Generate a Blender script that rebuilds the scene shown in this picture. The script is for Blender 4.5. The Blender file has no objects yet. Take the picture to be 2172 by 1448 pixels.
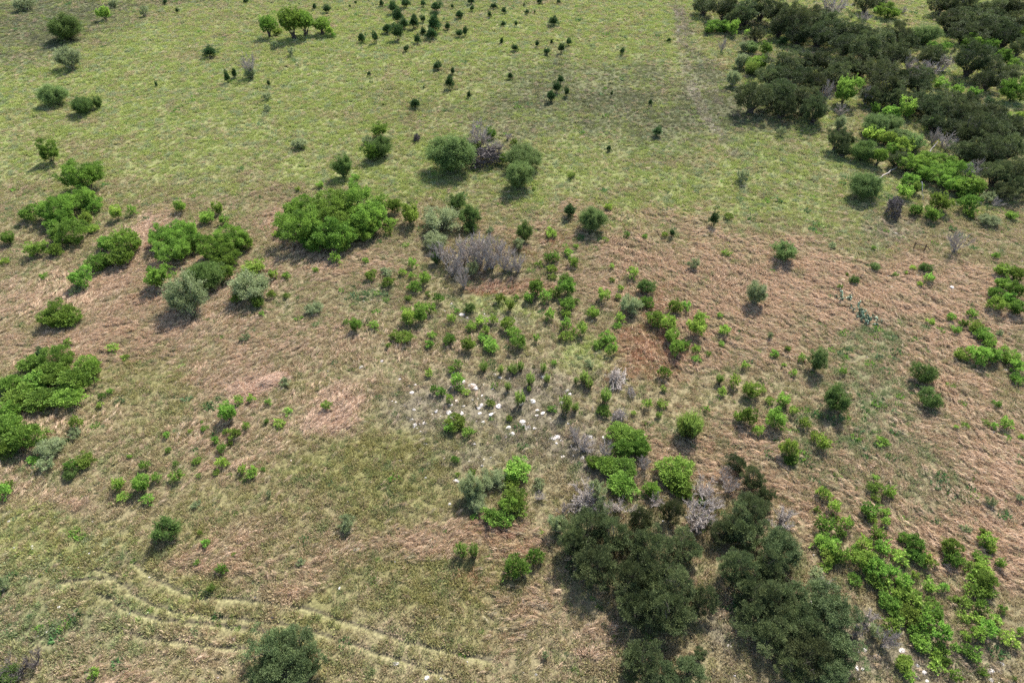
import bpy, math, random
import numpy as np
from mathutils import Vector

# ------------------------------------------------------------------ camera, sky, sun, exposure
scene = bpy.context.scene
COL = scene.collection
CAM_H = 40.0
DEP = math.radians(42.0)                 # how far the drone camera looks down
FPX = 1448.0                             # focal length in photo pixels (24 mm on 36 mm, 2172 px wide)
cam_data = bpy.data.cameras.new("camera")
cam_data.lens = 24.0; cam_data.sensor_width = 36.0
cam_data.clip_start = 0.5; cam_data.clip_end = 9000.0
cam = bpy.data.objects.new("camera", cam_data); COL.objects.link(cam)
cam.location = (0, 0, CAM_H); cam.rotation_euler = (math.radians(90) - DEP, 0, 0)
scene.camera = cam

SUN_EL, SUN_AZ = math.radians(46), math.radians(24)
world = bpy.data.worlds.new("World"); scene.world = world; world.use_nodes = True
wn = world.node_tree.nodes; wl = world.node_tree.links
bgn = wn["Background"]
sky = wn.new("ShaderNodeTexSky"); sky.sky_type = 'NISHITA'; sky.sun_disc = False
sky.sun_elevation = SUN_EL; sky.sun_rotation = SUN_AZ
sky.air_density = 1.0; sky.dust_density = 2.0; sky.ozone_density = 1.0
wl.new(sky.outputs[0], bgn.inputs[0]); bgn.inputs[1].default_value = 0.135
sun_d = bpy.data.lights.new("sun", 'SUN'); sun_d.energy = 5.0; sun_d.angle = math.radians(0.9)
sun_d.color = (1.0, 0.972, 0.93)
sun = bpy.data.objects.new("sun", sun_d); COL.objects.link(sun)
sdir = Vector((math.sin(SUN_AZ) * math.cos(SUN_EL), math.cos(SUN_AZ) * math.cos(SUN_EL), math.sin(SUN_EL)))
sun.rotation_euler = sdir.to_track_quat('Z', 'Y').to_euler(); sun.location = (0, 0, 120)
scene.view_settings.view_transform = 'Standard'; scene.view_settings.look = 'None'
scene.view_settings.exposure = 1.32; scene.view_settings.gamma = 1.0
scene.cycles.max_bounces = 5; scene.cycles.diffuse_bounces = 3; scene.cycles.transmission_bounces = 3
scene.cycles.glossy_bounces = 1; scene.cycles.transparent_max_bounces = 4
scene.cycles.use_denoising = False

rng = np.random.default_rng(11)

# ------------------------------------------------------------------ noise, terrain height, pixel -> ground
def _hash(ix, iy, seed):
    h = (ix.astype(np.int64) * 374761393 + iy.astype(np.int64) * 668265263 + seed * 974634777) & 0xffffffff
    h = ((h ^ (h >> 13)) * 1274126177) & 0xffffffff
    h = (h ^ (h >> 16)) & 0xffffffff
    return h.astype(np.float64) / 4294967295.0
def noise(x, y, s, seed=0):
    x = np.asarray(x, float) / s; y = np.asarray(y, float) / s
    ix = np.floor(x); iy = np.floor(y); fx = x - ix; fy = y - iy
    fx = fx * fx * (3 - 2 * fx); fy = fy * fy * (3 - 2 * fy)
    a = _hash(ix, iy, seed); b = _hash(ix + 1, iy, seed); c = _hash(ix, iy + 1, seed); d = _hash(ix + 1, iy + 1, seed)
    return (a * (1 - fx) + b * fx) * (1 - fy) + (c * (1 - fx) + d * fx) * fy
def fbm(x, y, s, seed=0, o=3):
    t = 0; w = 0; a = 1.0
    for k in range(o):
        t = t + a * noise(x, y, s / 2 ** k, seed + 17 * k); w += a; a *= 0.55
    return t / w
def big_h(x, y):
    return 1.6 * (noise(x, y, 60, 5) - .5) + 0.5 * (noise(x, y, 17, 6) - .5)
CF = np.array([0, math.cos(DEP), -math.sin(DEP)]); CU = np.array([0, math.sin(DEP), math.cos(DEP)])
def ray(px, py):
    u = (px - 1086.0) / FPX; v = (724.0 - py) / FPX
    return np.array([1.0, 0, 0]) * u + CF + CU * v
def at(px, py, above=0.0):
    """the point of the ground (or a height above it) seen at a photo pixel, and its depth"""
    d = ray(px, py); t = (CAM_H - above) / -d[2]
    for _ in range(4):
        t = (CAM_H - above - float(big_h(d[0] * t, d[1] * t))) / -d[2]
    return d[0] * t, d[1] * t, t
# ------------------------------------------------------------------ survey of the plants and rocks:
# tile origin and scale, then  kind x y width height
SURVEY = [
((0, 0, 3), """
DM 405 175 185 150;G 430 375 140 120;S 662 85 95 85;G 920 80 50 50;J 1050 12 35 30;J 1125 68 25 35;J 1560 8 40 20;J 2000 45 30 35;J 2077 55 55 60;J 1905 25 15 15
T 1697 150 100 110;T 1850 145 140 130;T 1930 135 130 120;T 2045 150 110 90;S 1765 200 55 45;S 2100 205 50 60;S 2125 225 30 30
J 1335 330 90 50;G 1750 290 40 40;G 1853 330 45 80;B 1585 420 110 140;G 1590 470 70 60;J 1445 490 40 70;J 1490 468 35 65;J 995 537 22 32;J 1708 530 22 40;G 1695 620 60 40;G 1700 690 55 40
M 345 610 150 110;DM 525 670 125 105;DM 618 658 60 70;S 300 960 150 150;O 530 1130 235 190;S 180 1365 125 95
O 350 1340 200 150;O 510 1265 200 140;O 590 1305 110 120;O 380 1400 170 120;S 545 1385 110 90
S 735 1355 90 105;S 838 1345 55 85;S 1145 1310 80 100;S 1388 1330 75 75;S 1315 1380 110 90;S 1420 1400 60 90;G 1900 910 90 70;S 1895 1205 30 30;S 2037 1178 45 40;G 155 30 130 60;G 720 30 50 40
"""),
((0, 0, 1), """
O 640 478 95 80;O 692 437 105 75;O 745 432 95 70;O 778 463 85 65;O 715 490 95 75;O 668 505 80 55;O 650 438 60 45;O 617 472 45 45;O 700 465 90 70;O 622 450 40 35;S 803 440 42 42;S 790 480 40 40
O 760 492 60 45
"""),
((724, 0, 3), """
J 255 25 30 40;J 90 15 20 20;J 55 40 15 20;J 325 45 60 85;J 405 22 70 50;J 358 95 70 110;J 397 148 65 75;J 290 180 65 70;J 355 200 80 110;J 460 145 70 75;J 517 22 40 45;J 597 38 80 80;J 596 95 30 40
J 520 122 40 45;J 590 160 90 100;J 575 215 80 70;J 522 200 45 50;J 482 248 45 65;J 408 310 40 45;J 127 240 50 65;J 218 235 45 80;J 705 45 20 25;J 675 170 38 45;J 752 92 55 60;J 825 10 50 25;J 828 52 30 45
J 970 42 45 35;J 1035 68 35 45;J 945 95 30 35;J 1030 150 30 40;J 1113 153 28 33;J 1020 260 26 38;J 1105 303 45 48;J 1180 75 30 35;J 1162 30 15 20;J 1232 78 15 18;J 1260 8 45 15;J 1380 10 30 28;J 1350 135 65 65
J 1245 278 30 48;J 1338 268 20 45;J 1305 327 45 45;J 1400 308 50 58;J 1445 268 42 48;J 748 218 50 45;J 788 205 32 60;J 605 418 65 62;J 708 448 35 55;J 686 525 62 80;J 812 602 28 55;J 468 660 70 60;J 1075 483 38 45
J 1395 510 45 60;J 1370 555 60 80;J 1335 612 65 75;J 1437 582 40 68;J 177 470 28 32;J 1788 325 35 50;J 1718 597 20 38;J 1967 650 30 42;J 2010 835 75 48;J 1700 945 40 40;J 525 555 12 18;J 265 665 12 20;J 2087 255 32 28;J 1575 5 12 12
S 245 830 110 100;P 480 877 65 45;DM 240 935 140 130;S 195 975 110 110;G 165 895 60 50;M 685 975 260 230;P 915 1005 230 125;B 880 850 160 170;B 960 930 110 100;B 830 900 80 90;S 950 850 90 70;S 850 915 85 60;S 870 810 30 50;S 1095 905 40 60
B 1000 940 60 120;S 1025 1010 70 80;M 1160 1000 210 140;M 1125 1120 170 170;S 1225 1200 25 30;B 1058 870 50 50;DM 725 1290 110 110;J 1455 1340 80 95;U 1465 1115 50 45;S 1700 1315 50 45;M 1605 1395 160 150
DM 1165 1470 110 150;S 75 1190 90 90;S 85 1130 60 30;S 160 1200 35 40;DM 5 1060 120 140;S 335 1310 90 120;S 440 1370 140 130;S 315 1410 90 60;G 640 1400 220 120;DM 815 1390 120 120
"""),
((1448, 0, 3), """
D 140 30 150 90;D 270 55 180 110;D 400 90 170 110;D 500 60 160 100;D 620 90 190 120;D 720 150 190 120;D 830 110 180 110;D 940 150 190 120;D 1040 200 180 120;D 870 220 180 120;D 1150 220 190 120;D 1030 290 160 110
D 1170 310 190 130;D 1280 260 180 130;D 1380 220 150 120;D 1430 290 130 120;D 1350 350 180 110;D 740 230 150 90;D 620 185 130 80;D 330 130 120 70
O 230 165 150 90;S 320 180 80 90;S 165 190 70 60;S 410 215 40 80;D 470 215 100 90;J 635 262 60 65;G 400 295 80 70;M 440 310 90 60;S 535 310 90 90;B 255 290 60 100;G 375 390 80 90;S 480 400 160 110;U 440 440 90 80;G 325 500 80 110
D 450 630 210 170;D 600 600 200 180;D 570 490 170 120;D 660 400 180 140;D 790 630 200 190;D 840 720 170 140;D 730 500 200 160;D 860 530 150 150;D 780 390 170 110;D 900 400 170 120;D 970 470 170 140;D 1050 430 150 110;D 640 690 160 120
B 920 600 100 120;S 1040 575 190 170;D 1140 430 140 130;D 1240 470 190 160;D 1310 560 200 170;D 1230 610 150 110;D 1420 510 160 130;D 1370 640 160 110;D 1510 550 130 100;B 1180 610 90 120;B 1010 700 90 90;S 1230 690 60 60
S 1320 720 110 80;S 1430 705 120 110;D 1520 650 150 130;D 1600 690 180 150;D 1660 630 160 120;D 1730 730 180 150;D 1800 650 160 130;D 1620 780 160 110;D 1770 800 160 130;D 1880 730 180 150;D 1980 720 160 130
D 1850 860 200 170;D 1960 840 190 160;D 2060 790 180 150;D 1830 960 170 120;D 1950 970 200 180;D 2080 930 190 180;D 2140 830 150 150;D 2010 1100 170 180;D 2110 1080 180 180;D 2160 1180 130 150;D 2070 1210 150 110
G 1000 785 70 90;D 985 890 120 140;D 1060 900 80 110;D 1020 965 90 70;M 1230 800 160 120;S 1200 850 130 100;M 1320 790 130 90;S 1300 880 130 100;M 1390 860 140 100;S 1400 930 150 110;M 1480 910 120 100;S 1340 960 90 70
DM 1150 970 160 110;D 1360 1020 120 90;T 1260 985 90 140;S 1580 790 90 80;B 1680 900 150 110;B 1600 870 80 90;O 1440 1050 150 100;O 1550 1030 170 110;O 1670 1030 160 100;O 1750 1080 170 130;O 1620 1100 180 120;O 1720 1160 180 120
O 1810 1180 150 120;O 1860 1190 120 100;S 1790 1235 110 70;O 1540 1105 110 80;B 1860 1080 130 150;S 1440 1150 110 80;S 1490 1190 80 90;S 1415 1220 100 90;M 1170 1180 180 160;P 1345 1330 150 170;S 1645 1290 140 120;S 1825 1290 130 120
S 1820 1360 60 50;S 1490 1330 100 80;S 1590 1365 110 90;B 2000 1290 90 70;G 1940 1260 80 60;S 2095 1370 80 60;J 200 1390 60 110;S 295 1375 60 40;G 630 840 50 60;G 375 1130 80 70;G 1950 1400 120 70
B 930 45 200 90;D 1170 25 130 50;D 1260 15 70 30;O 1320 75 150 90;B 1400 65 60 50;B 1150 115 90 60;S 1240 65 60 40;M 1545 230 150 90;S 1690 60 60 50;D 1650 30 150 80;D 1790 50 190 110;D 1700 130 170 110;D 1840 120 190 120
D 1960 60 190 110;D 2090 50 190 110;D 1800 210 170 100;D 1900 200 160 100;D 2010 150 180 120;D 2120 140 150 120;D 2060 240 160 120;D 2140 310 120 110;O 1840 270 140 80;O 1940 285 140 80;O 2140 210 80 110;S 1620 320 160 80
D 1580 370 150 90;B 1660 400 160 100;B 1560 440 170 90;B 1450 410 140 90;D 1840 400 200 180;D 1960 420 150 130;S 2040 370 130 100;S 2120 410 120 90;D 2070 470 140 100;D 1950 510 150 100;O 2110 580 160 150;S 1745 570 80 60
S 1855 590 90 60;S 1640 540 100 70;J 1960 650 80 70;S 1925 685 60 50;S 2050 735 80 50;S 2150 740 60 50;B 1480 480 110 70;D 1560 480 120 80;B 1700 640 100 60
"""),
((0, 483, 3), """
S 50 75 100 80;S 25 215 70 50;S 228 135 125 105;S 345 135 100 90;O 430 35 220 130;S 590 10 80 50;O 680 90 120 100;O 800 95 180 150;O 630 215 140 110;O 755 185 160 130;S 510 320 150 130;G 480 400 80 50;S 280 305 50 40
O 1030 60 190 150;O 1160 40 200 150;O 1110 140 230 150;O 1240 90 140 150;O 1370 130 190 160;O 1480 70 200 150;O 1550 90 120 130;O 1430 195 190 130;S 990 300 185 180;DM 1310 300 220 190;G 1190 440 240 210;S 1610 250 160 110
G 1590 360 230 190;S 1450 290 90 100;S 1640 470 110 90;S 1500 450 60 60;S 1735 300 55 70;S 1820 305 50 45;S 1725 420 45 60;S 1825 430 40 40;S 1665 550 30 35;O 350 555 230 160;O 430 580 150 110;G 1995 510 110 80
S 2128 195 70 70;S 1755 40 40 60;S 2005 270 40 40;S 715 765 75 60;S 795 825 50 30;J 260 795 90 60;O 350 850 230 130;O 570 875 140 150;O 200 860 160 100;O 480 965 210 130;O 60 990 150 120;O 210 980 200 140;O 340 940 180 110
O 420 1070 190 100;O 260 1090 200 120;O 120 1080 180 130;O 60 1160 150 120;O 50 1270 170 150;O 170 1330 210 170;O 40 1390 150 130;G 320 1400 160 110;S 480 1240 70 80;G 475 1310 80 50;S 705 1040 40 45;S 650 1070 40 45;S 632 1125 45 45
S 1455 1180 130 130;S 1515 1095 60 80;S 1597 1090 50 80;S 1705 1110 40 40;S 2080 1125 65 75;S 1830 1170 60 50;S 1775 1240 80 45;S 1695 1230 35 35;S 1300 1280 45 40;S 1210 1295 30 35;S 1060 1315 40 40;S 1285 1235 20 30;S 1070 1410 35 55
S 1490 1310 80 75;S 1435 1300 35 55;S 1570 1260 50 60;S 1370 1350 45 80;S 1415 1405 60 60;S 1465 1370 30 40;G 1815 985 80 60;S 430 725 50 45;G 1560 700 60 50
"""),
((724, 483, 3), """
S 290 25 70 60;S 140 75 30 30;S 20 125 65 75;DM 820 5 90 50;S 1335 30 90 50;J 2108 35 40 60;S 2060 45 40 40;S 1812 45 45 40;S 1932 55 35 30;S 1680 75 40 30;G 950 20 50 40
B 620 150 140 150;B 700 230 140 160;B 785 150 170 170;B 740 190 130 130;B 830 200 140 130;B 910 220 140 120;B 990 120 120 130;B 670 180 120 120;B 860 90 130 110;B 1080 240 120 110;B 760 260 110 100;B 880 140 180 220;B 960 170 180 210;B 1040 200 150 170;B 1120 210 130 160;B 780 320 110 130;G 600 90 160 60;G 830 270 80 80;G 1130 110 70 70;DM 600 190 70 90
S 155 210 35 50;S 183 300 80 75;S 300 345 90 65;G 290 280 80 50;S 393 285 40 60;S 447 225 60 75;S 450 305 45 50;S 535 325 70 90;S 465 370 90 80;S 425 450 45 40;S 550 420 40 40;S 620 455 60 75;S 560 510 80 80;S 500 495 60 50
S 430 565 120 110;S 500 560 90 110;S 410 690 120 80;S 340 680 70 60;S 85 620 90 90;S 30 600 50 40;S 203 620 70 55;S 300 745 35 40;S 560 740 55 50;S 580 685 60 45;S 700 575 60 80;S 690 705 90 80;S 825 630 70 60;S 890 590 80 75;S 970 590 50 60
S 915 650 60 60;S 810 745 95 90;S 950 740 130 100;S 900 700 70 60;S 1050 610 100 90;S 1095 660 80 75;S 1130 725 110 100;S 735 525 35 30;DM 810 510 70 60;S 1012 450 60 85;S 1075 500 55 75;S 1190 445 60 80;S 1115 445 30 45;S 1240 380 120 110
S 1305 435 80 100;S 1355 415 80 70;S 1440 380 120 120;S 1320 190 70 100;S 1365 190 50 80;S 1340 260 60 60;S 1345 315 60 40;S 1430 325 90 55;S 1475 215 65 70;S 1445 155 50 45;S 1490 120 35 30;S 1255 235 50 40;S 1440 480 110 100
S 1430 545 60 55;S 1325 555 60 70;S 1500 465 40 50;S 1430 610 70 80;S 1440 690 90 70;S 1520 640 85 120;S 1610 540 95 85;S 1675 430 85 85;S 1690 710 100 80;S 1715 775 70 75;S 1640 740 80 55;S 1245 700 45 50;G 1580 860 60 50;S 1355 860 35 50
DM 1940 375 110 95;S 1760 440 40 50;S 1775 385 40 50;S 1770 570 65 75;S 1755 620 50 45;G 1840 495 130 110;S 1940 470 110 80;S 1850 290 70 70;S 1720 335 35 45;S 1720 245 30 40;S 2000 570 120 110;S 2085 600 120 120;S 2120 505 100 90
S 2100 690 110 110;S 2140 760 110 110;U 905 880 60 70;S 740 870 60 55;S 700 905 40 45;S 740 970 85 110;S 750 1020 60 50;S 590 1030 50 55;S 635 1045 60 55;S 690 1085 50 55;S 790 1045 50 35;S 555 925 50 45;U 1015 905 40 60;U 1090 900 80 70
U 1140 880 45 70;U 1200 965 60 85;U 1195 1030 30 40;U 1060 1010 45 70;U 1135 1090 70 110;S 950 1115 50 50;S 1070 1210 40 40;U 1285 895 40 70;U 1310 960 50 60;U 1495 970 35 50;U 1545 950 60 80;U 1575 990 50 70;U 1425 1130 80 130
U 1490 1140 50 70;U 1680 1075 70 110;S 1670 1160 90 75;S 1340 1150 60 45;S 2060 920 75 80;S 2045 1020 40 40;S 1945 1115 60 65;S 2040 1120 70 60;S 2020 1190 40 50;S 1860 1180 30 40;S 735 1235 140 110;S 690 1270 70 70;S 810 1300 80 75
Q 1760 960 180 130;Q 1845 1050 80 90;Q 1765 1195 110 110;B 1750 930 130 90;B 1480 1290 60 130;B 1540 1390 140 120
R 835 1000 60 70;R 850 1020 60 60;R 1345 1340 50 50;R 1375 1325 50 50;R 1155 1230 50 45;R 1165 1255 45 30;R 1195 1262 35 22;R 1085 1305 45 25;R 1045 1325 25 20;R 1000 1130 50 30;R 890 1125 40 30;R 765 1180 30 45;R 690 1170 50 28;R 695 1120 40 25
R 775 1130 30 25;R 905 1230 35 38;R 860 1225 20 28;R 770 550 50 28;R 800 565 40 22;R 460 1155 30 28;R 398 1130 30 28;R 345 1105 18 20;R 460 975 16 14;R 430 1000 14 12;R 370 960 25 14;R 445 1215 35 25;R 530 1238 35 28;R 507 1292 20 14;R 533 1370 25 16
R 1010 950 35 28;R 970 935 40 22;R 880 1175 30 22;R 1230 1270 30 18;R 140 460 13 14;R 215 385 12 10;R 190 455 11 9;R 260 842 30 20;R 125 885 45 22;R 310 1410 12 12;R 960 1020 18 14;R 1445 1240 30 20;R 1590 1325 40 22;R 700 480 20 14;R 908 545 18 22
R 655 525 20 14;R 1320 1345 20 20;R 1400 1350 22 18;R 1175 1275 22 16;R 1240 1345 18 12;R 720 1190 20 16
"""),
((1448, 483, 3), """
M 650 150 150 140;S 282 157 60 45;G 70 230 65 80;G 465 430 120 130;G 950 115 50 35;S 1217 130 28 30;B 1760 90 130 150;S 1990 175 35 50;M 1225 250 65 50;S 1350 300 40 30;S 1415 287 30 25;S 1465 255 40 40;DM 1545 255 80 60;S 1575 320 60 90
S 1508 360 35 35;DM 1088 330 60 50;S 1000 375 30 28;S 1045 300 20 28;C 1045 445 75 55;C 1015 440 40 45;C 1120 520 70 60;C 1150 545 60 60;C 1180 580 70 60;C 1240 580 70 55;C 1130 565 50 50
S 2050 270 130 95;S 2130 290 100 110;S 2040 350 100 85;S 2120 400 110 110;S 1990 410 110 85;S 2000 490 120 95;S 2120 510 120 100;S 2070 450 90 80;S 1710 565 50 75;S 1835 545 60 55;S 1582 595 50 45;S 1740 650 60 50;S 1785 605 50 45
S 1870 640 120 85;S 1920 690 130 75;S 1950 730 110 55;G 2015 670 40 60;S 1770 805 100 80;S 1890 810 130 115;S 1980 810 130 115;S 2080 820 140 105;S 2130 880 90 85;S 2130 960 90 75;S 20 495 60 85;S 110 570 90 95;S 85 640 110 110;S 15 745 60 100
S 235 560 35 45;S 270 650 70 70;S 245 740 35 38;S 158 805 35 55;S 90 770 60 50;S 85 835 60 45;G 555 690 40 50;S 670 770 35 50;S 585 800 50 65;S 755 830 45 75;M 850 850 130 145;S 400 875 50 75;S 645 875 30 28;S 705 920 45 55
S 1020 915 45 65;U 235 960 50 80;S 330 975 70 105;S 250 1040 55 55;S 430 1035 130 110;S 510 1030 40 38;S 640 1090 80 90;S 555 1095 60 50;S 410 1200 110 140;S 345 1205 60 65;S 600 1225 140 130;S 710 1160 60 80;S 775 1235 70 75;S 480 1290 60 100
S 850 1325 70 80;S 895 1370 90 105;S 680 1395 120 130;DM 985 1080 180 190;DM 1540 930 150 135;DM 1575 1090 150 120;S 1270 1360 85 65;S 2000 1125 50 45;S 2050 1245 80 75;S 1985 1260 40 45;S 1930 1240 50 38;S 1800 1260 55 38;S 1740 1270 30 32
S 155 1150 35 42;U 60 1260 130 190;S 2155 1330 30 50
R 1500 300 30 20;R 1718 375 40 26;R 1340 375 50 26;R 1940 420 36 26;R 1165 85 25 18;R 1070 1270 14 10;R 1605 490 30 14;R 1725 400 20 14
"""),
((0, 965, 3), """
S 20 230 90 110;S 45 195 80 50;S 210 30 70 60;G 290 60 120 80;S 540 35 130 85;S 445 60 70 90;DM 450 115 80 50;S 755 190 75 80;S 915 70 60 70;S 890 180 130 135;S 990 140 60 65;S 780 265 80 55;S 935 280 80 70;S 1120 130 85 80
S 1410 45 70 95;S 1375 110 40 35;S 1250 35 50 45;S 1115 55 35 32;S 1545 90 50 55;S 1600 115 75 70;S 1265 130 40 30;S 1460 125 30 25;S 1675 90 30 28;G 1710 245 40 42;G 1245 315 60 35;S 825 10 25 25;DM 1060 470 165 155;S 1310 560 50 50
S 1270 495 30 32;S 1410 725 65 65;S 1252 680 40 38;S 1490 630 30 32;U 1345 845 55 55;G 1915 680 60 30;K 1740 1230 280 230;K 1880 1200 260 230;K 1800 1350 300 240;K 1960 1330 200 200;K 1690 1400 220 180;S 595 1385 70 65;N 100 1350 200 180
N 210 1290 130 140;G 10 830 80 140;DM 50 1400 160 140
R 50 415 25 18;R 85 582 14 12;R 200 575 16 18;R 203 592 16 18;R 655 565 12 20;R 370 963 28 22;R 290 1122 28 22;R 190 1128 16 14;R 235 1145 16 14;R 820 1003 14 14;R 690 1068 12 12;R 1730 1027 20 20;R 1620 898 18 14;R 1610 1200 28 25;R 342 390 18 12
R 352 820 14 20;R 270 745 12 12;R 945 770 14 12;R 2030 1260 12 12;R 1570 1420 12 20
"""),
((724, 965, 3), """
G 830 210 140 150;G 860 300 140 110;G 970 150 150 110;S 1120 90 190 145;S 1075 180 110 95;S 1100 265 160 130;S 1050 310 120 110;S 1130 340 110 100;S 960 390 150 115;S 1040 420 110 70;S 845 390 50 45;S 830 105 50 45;S 725 25 45 48;S 738 120 30 28
G 1265 180 80 60;B 1265 260 80 75;U 760 605 90 100;U 845 610 70 115;S 1110 720 170 160;S 1240 640 100 115;G 45 430 110 100;G 1370 450 110 120;S 1260 485 40 30;G 1300 1270 50 65
R 730 160 45 36;R 375 30 25 22;R 535 138 25 18;R 345 1320 45 28;R 545 1412 40 24;R 690 310 38 20;R 370 455 25 22;R 612 440 14 16;R 1240 1390 20 16;R 1158 1378 14 12;R 288 965 18 14;R 35 290 24 20;R 100 600 55 22;R 905 22 14 12;R 1410 5 40 15
R 1590 1380 22 18;R 635 1415 24 18;R 590 50 16 12;R 495 60 14 12;R 655 15 18 14;R 440 150 14 12
"""),
((1180, 850, 4.137), """
Q 545 130 140 170;O 560 270 220 170;O 680 330 240 200;O 740 410 180 180;O 600 410 200 180;O 450 560 190 140;O 330 540 130 130;O 600 600 220 180;O 580 730 260 220;U 1160 210 240 240;O 1030 620 300 230;O 1080 740 220 140;B 190 320 150 220
B 430 430 150 180;B 230 800 280 260;Q 250 900 280 140;G 370 800 160 170;O 840 780 150 220;B 780 560 130 160;D 1010 960 200 300;B 1290 740 260 180;B 1250 990 340 200;D 1590 540 180 170;D 1740 680 220 230;D 1830 830 150 220;B 1530 740 170 250
D 1720 930 320 230;D 1650 1120 360 260;D 1480 1150 260 230;B 1990 1060 260 190;K 1970 1300 320 280;B 60 960 120 120;G 30 1090 120 130;D 300 1100 400 300;D 160 1240 260 280;D 520 1180 330 280;D 740 1060 220 230;B 1200 1100 150 140
S 1270 890 60 60;S 1160 830 90 90;B 560 930 180 110;B 420 960 160 130;B 1370 860 200 170;B 1330 1050 180 160;B 880 860 160 150;B 1480 640 130 170;B 700 960 130 120;B 330 880 200 120
"""),
((1180, 1100, 4.161), """
D 330 400 420 320;D 820 260 420 320;D 1150 260 320 250;D 680 480 380 300;D 960 580 440 320;D 720 760 400 320;D 1010 820 420 320;D 1270 700 280 280;D 1600 450 340 300;D 1880 440 300 280;K 1960 250 330 250
D 740 1240 380 330;K 950 1370 260 180;K 1180 1350 300 200;K 1270 1200 130 130;D 1720 640 330 280;D 1740 860 350 300;D 1960 730 360 320;D 1900 980 360 260
"""),
((1652, 1100, 4.161), """
K 120 680 300 250;K 380 700 380 300;K 540 830 340 270;D 220 900 360 300;K 470 1010 380 290;D 300 1180 420 300;K 600 1200 300 240;D 130 1330 280 240;K 470 1370 300 200;B 780 900 200 170;B 950 1060 190 260
B 240 880 120 200;B 700 1000 150 160;B 420 560 120 110;G 850 1000 120 130;G 330 500 150 90
"""),
((1448, 965, 3), """
S 685 30 110 80;S 905 245 85 100;S 965 335 80 90;S 960 400 70 60;S 855 350 40 60;S 895 440 120 115;S 990 490 90 80;S 1045 440 80 110;S 900 560 150 120;S 970 550 80 60;S 1000 635 110 110;S 950 650 130 100;S 920 710 80 65;S 1085 600 60 90
S 1160 570 110 105;S 1240 500 90 105;S 1270 590 100 95;S 1160 680 170 125;S 1240 710 150 140;S 1330 740 90 95;S 1220 790 130 95;S 1095 790 90 75;S 1190 350 110 100;S 1205 400 60 70;S 1290 360 50 60;S 1290 420 60 90;S 1225 145 45 38;S 1200 205 80 55
S 1250 200 60 50;S 1315 235 80 95;S 1230 270 60 38;S 1410 520 70 75;S 1490 560 130 120;S 1500 640 130 105;S 1380 640 120 95;S 1575 680 80 120;S 1485 760 50 58;S 1410 800 100 95;S 1290 850 120 95;S 1300 920 130 105;S 1400 890 120 105
S 1470 900 130 115;S 1350 990 140 105;S 1440 1010 150 115;S 1530 980 120 105;S 1590 940 90 68;S 1600 1020 110 105;S 1540 1060 110 105;S 1500 1130 130 95;S 1510 1190 140 105;S 1650 1130 110 130;S 1575 830 95 85;S 1665 840 60 85;S 1700 580 130 115
S 1720 660 90 100;S 1790 690 90 68;S 1930 540 90 85;S 1955 590 60 75;S 1910 490 50 58;S 1890 650 90 78;S 1910 720 130 105;S 1930 800 140 125;S 1870 780 110 85;S 1850 860 110 78;S 1930 870 110 85;S 2020 690 60 85;S 1730 920 60 40;S 1800 940 100 85
S 1900 960 80 85;S 2030 980 50 58;S 1790 1030 90 48;S 1870 1040 90 68;S 1880 1130 90 105;S 1950 1100 110 110;S 1990 1050 90 75;S 2070 1160 130 110;S 2150 1120 50 95;S 1800 1150 60 58;S 1740 1230 70 48;S 1840 1260 120 105;S 1330 1080 120 110
S 1640 1240 100 75;S 1610 1280 80 70;S 1620 1350 100 68;S 1680 1310 60 58;S 1410 1320 140 110;S 1440 1400 80 75;S 1740 1400 80 100;S 1910 1380 60 55;G 1960 300 60 65;G 1800 470 60 55;G 2145 275 50 48;S 2110 1420 30 28
R 1400 1240 50 38;R 1500 1410 40 45;R 1545 1380 40 30;R 1560 1430 30 25;R 1970 1370 50 28;R 2040 1320 30 22;R 1230 1280 40 28;R 1160 1235 40 44;R 1015 795 12 16;R 300 1210 40 34;R 1975 1430 50 22;R 1130 1420 20 24;R 1500 1335 30 18;R 260 1030 24 18
R 235 1090 20 16
"""),
]
# what stands in the scene that one can find again: photo pixel and how to call it
LANDMARKS = [(1045, 548, "the bare grey thicket"), (1030, 335, "the dark brush pile"), (700, 465, "the round lush thicket"), (1003, 822, "the long white rock"),
 (1177, 930, "the bright white slab"), (1350, 1215, "the big juniper clump"), (1942, 526, "the wooden fence brace"), (1835, 665, "the prickly pear patch"),
 (640, 52, "the three round trees"), (70, 850, "the frame-edge thicket"), (350, 1120, "the lone dark bush"), (485, 876, "the pair of shrubs"),
 (1060, 1050, "the pale-and-bright group"), (1667, 533, "the pale tufted bush"), (1776, 842, "the round soft mesquite"), (600, 1390, "the bottom-edge oak"),
 (1320, 690, "the cut grass strip"), (1040, 1195, "the small twin shrubs"), (380, 505, "the twin oak thickets"), (1990, 355, "the pale green thicket"), (1650, 200, "the front juniper block"),
 (842, 65, "the sapling cluster"), (115, 672, "the dark dome bush"), (1183, 185, "the four clumped saplings"), (1080, 100, "the open sapling field"), (1334, 925, "the bright yellow-green bush"),
 (2110, 610, "the frame-edge shrub row"), (1310, 800, "the long grey brush"), (1430, 690, "the mid-slope shrub trio"), (567, 810, "the pale straw mound"), (1898, 443, "the grey stick heap"), (1920, 1300, "the dense shrub drift"),
 (880, 190, "the middle lone sapling"), (900, 685, "the double round shrub")]
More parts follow.
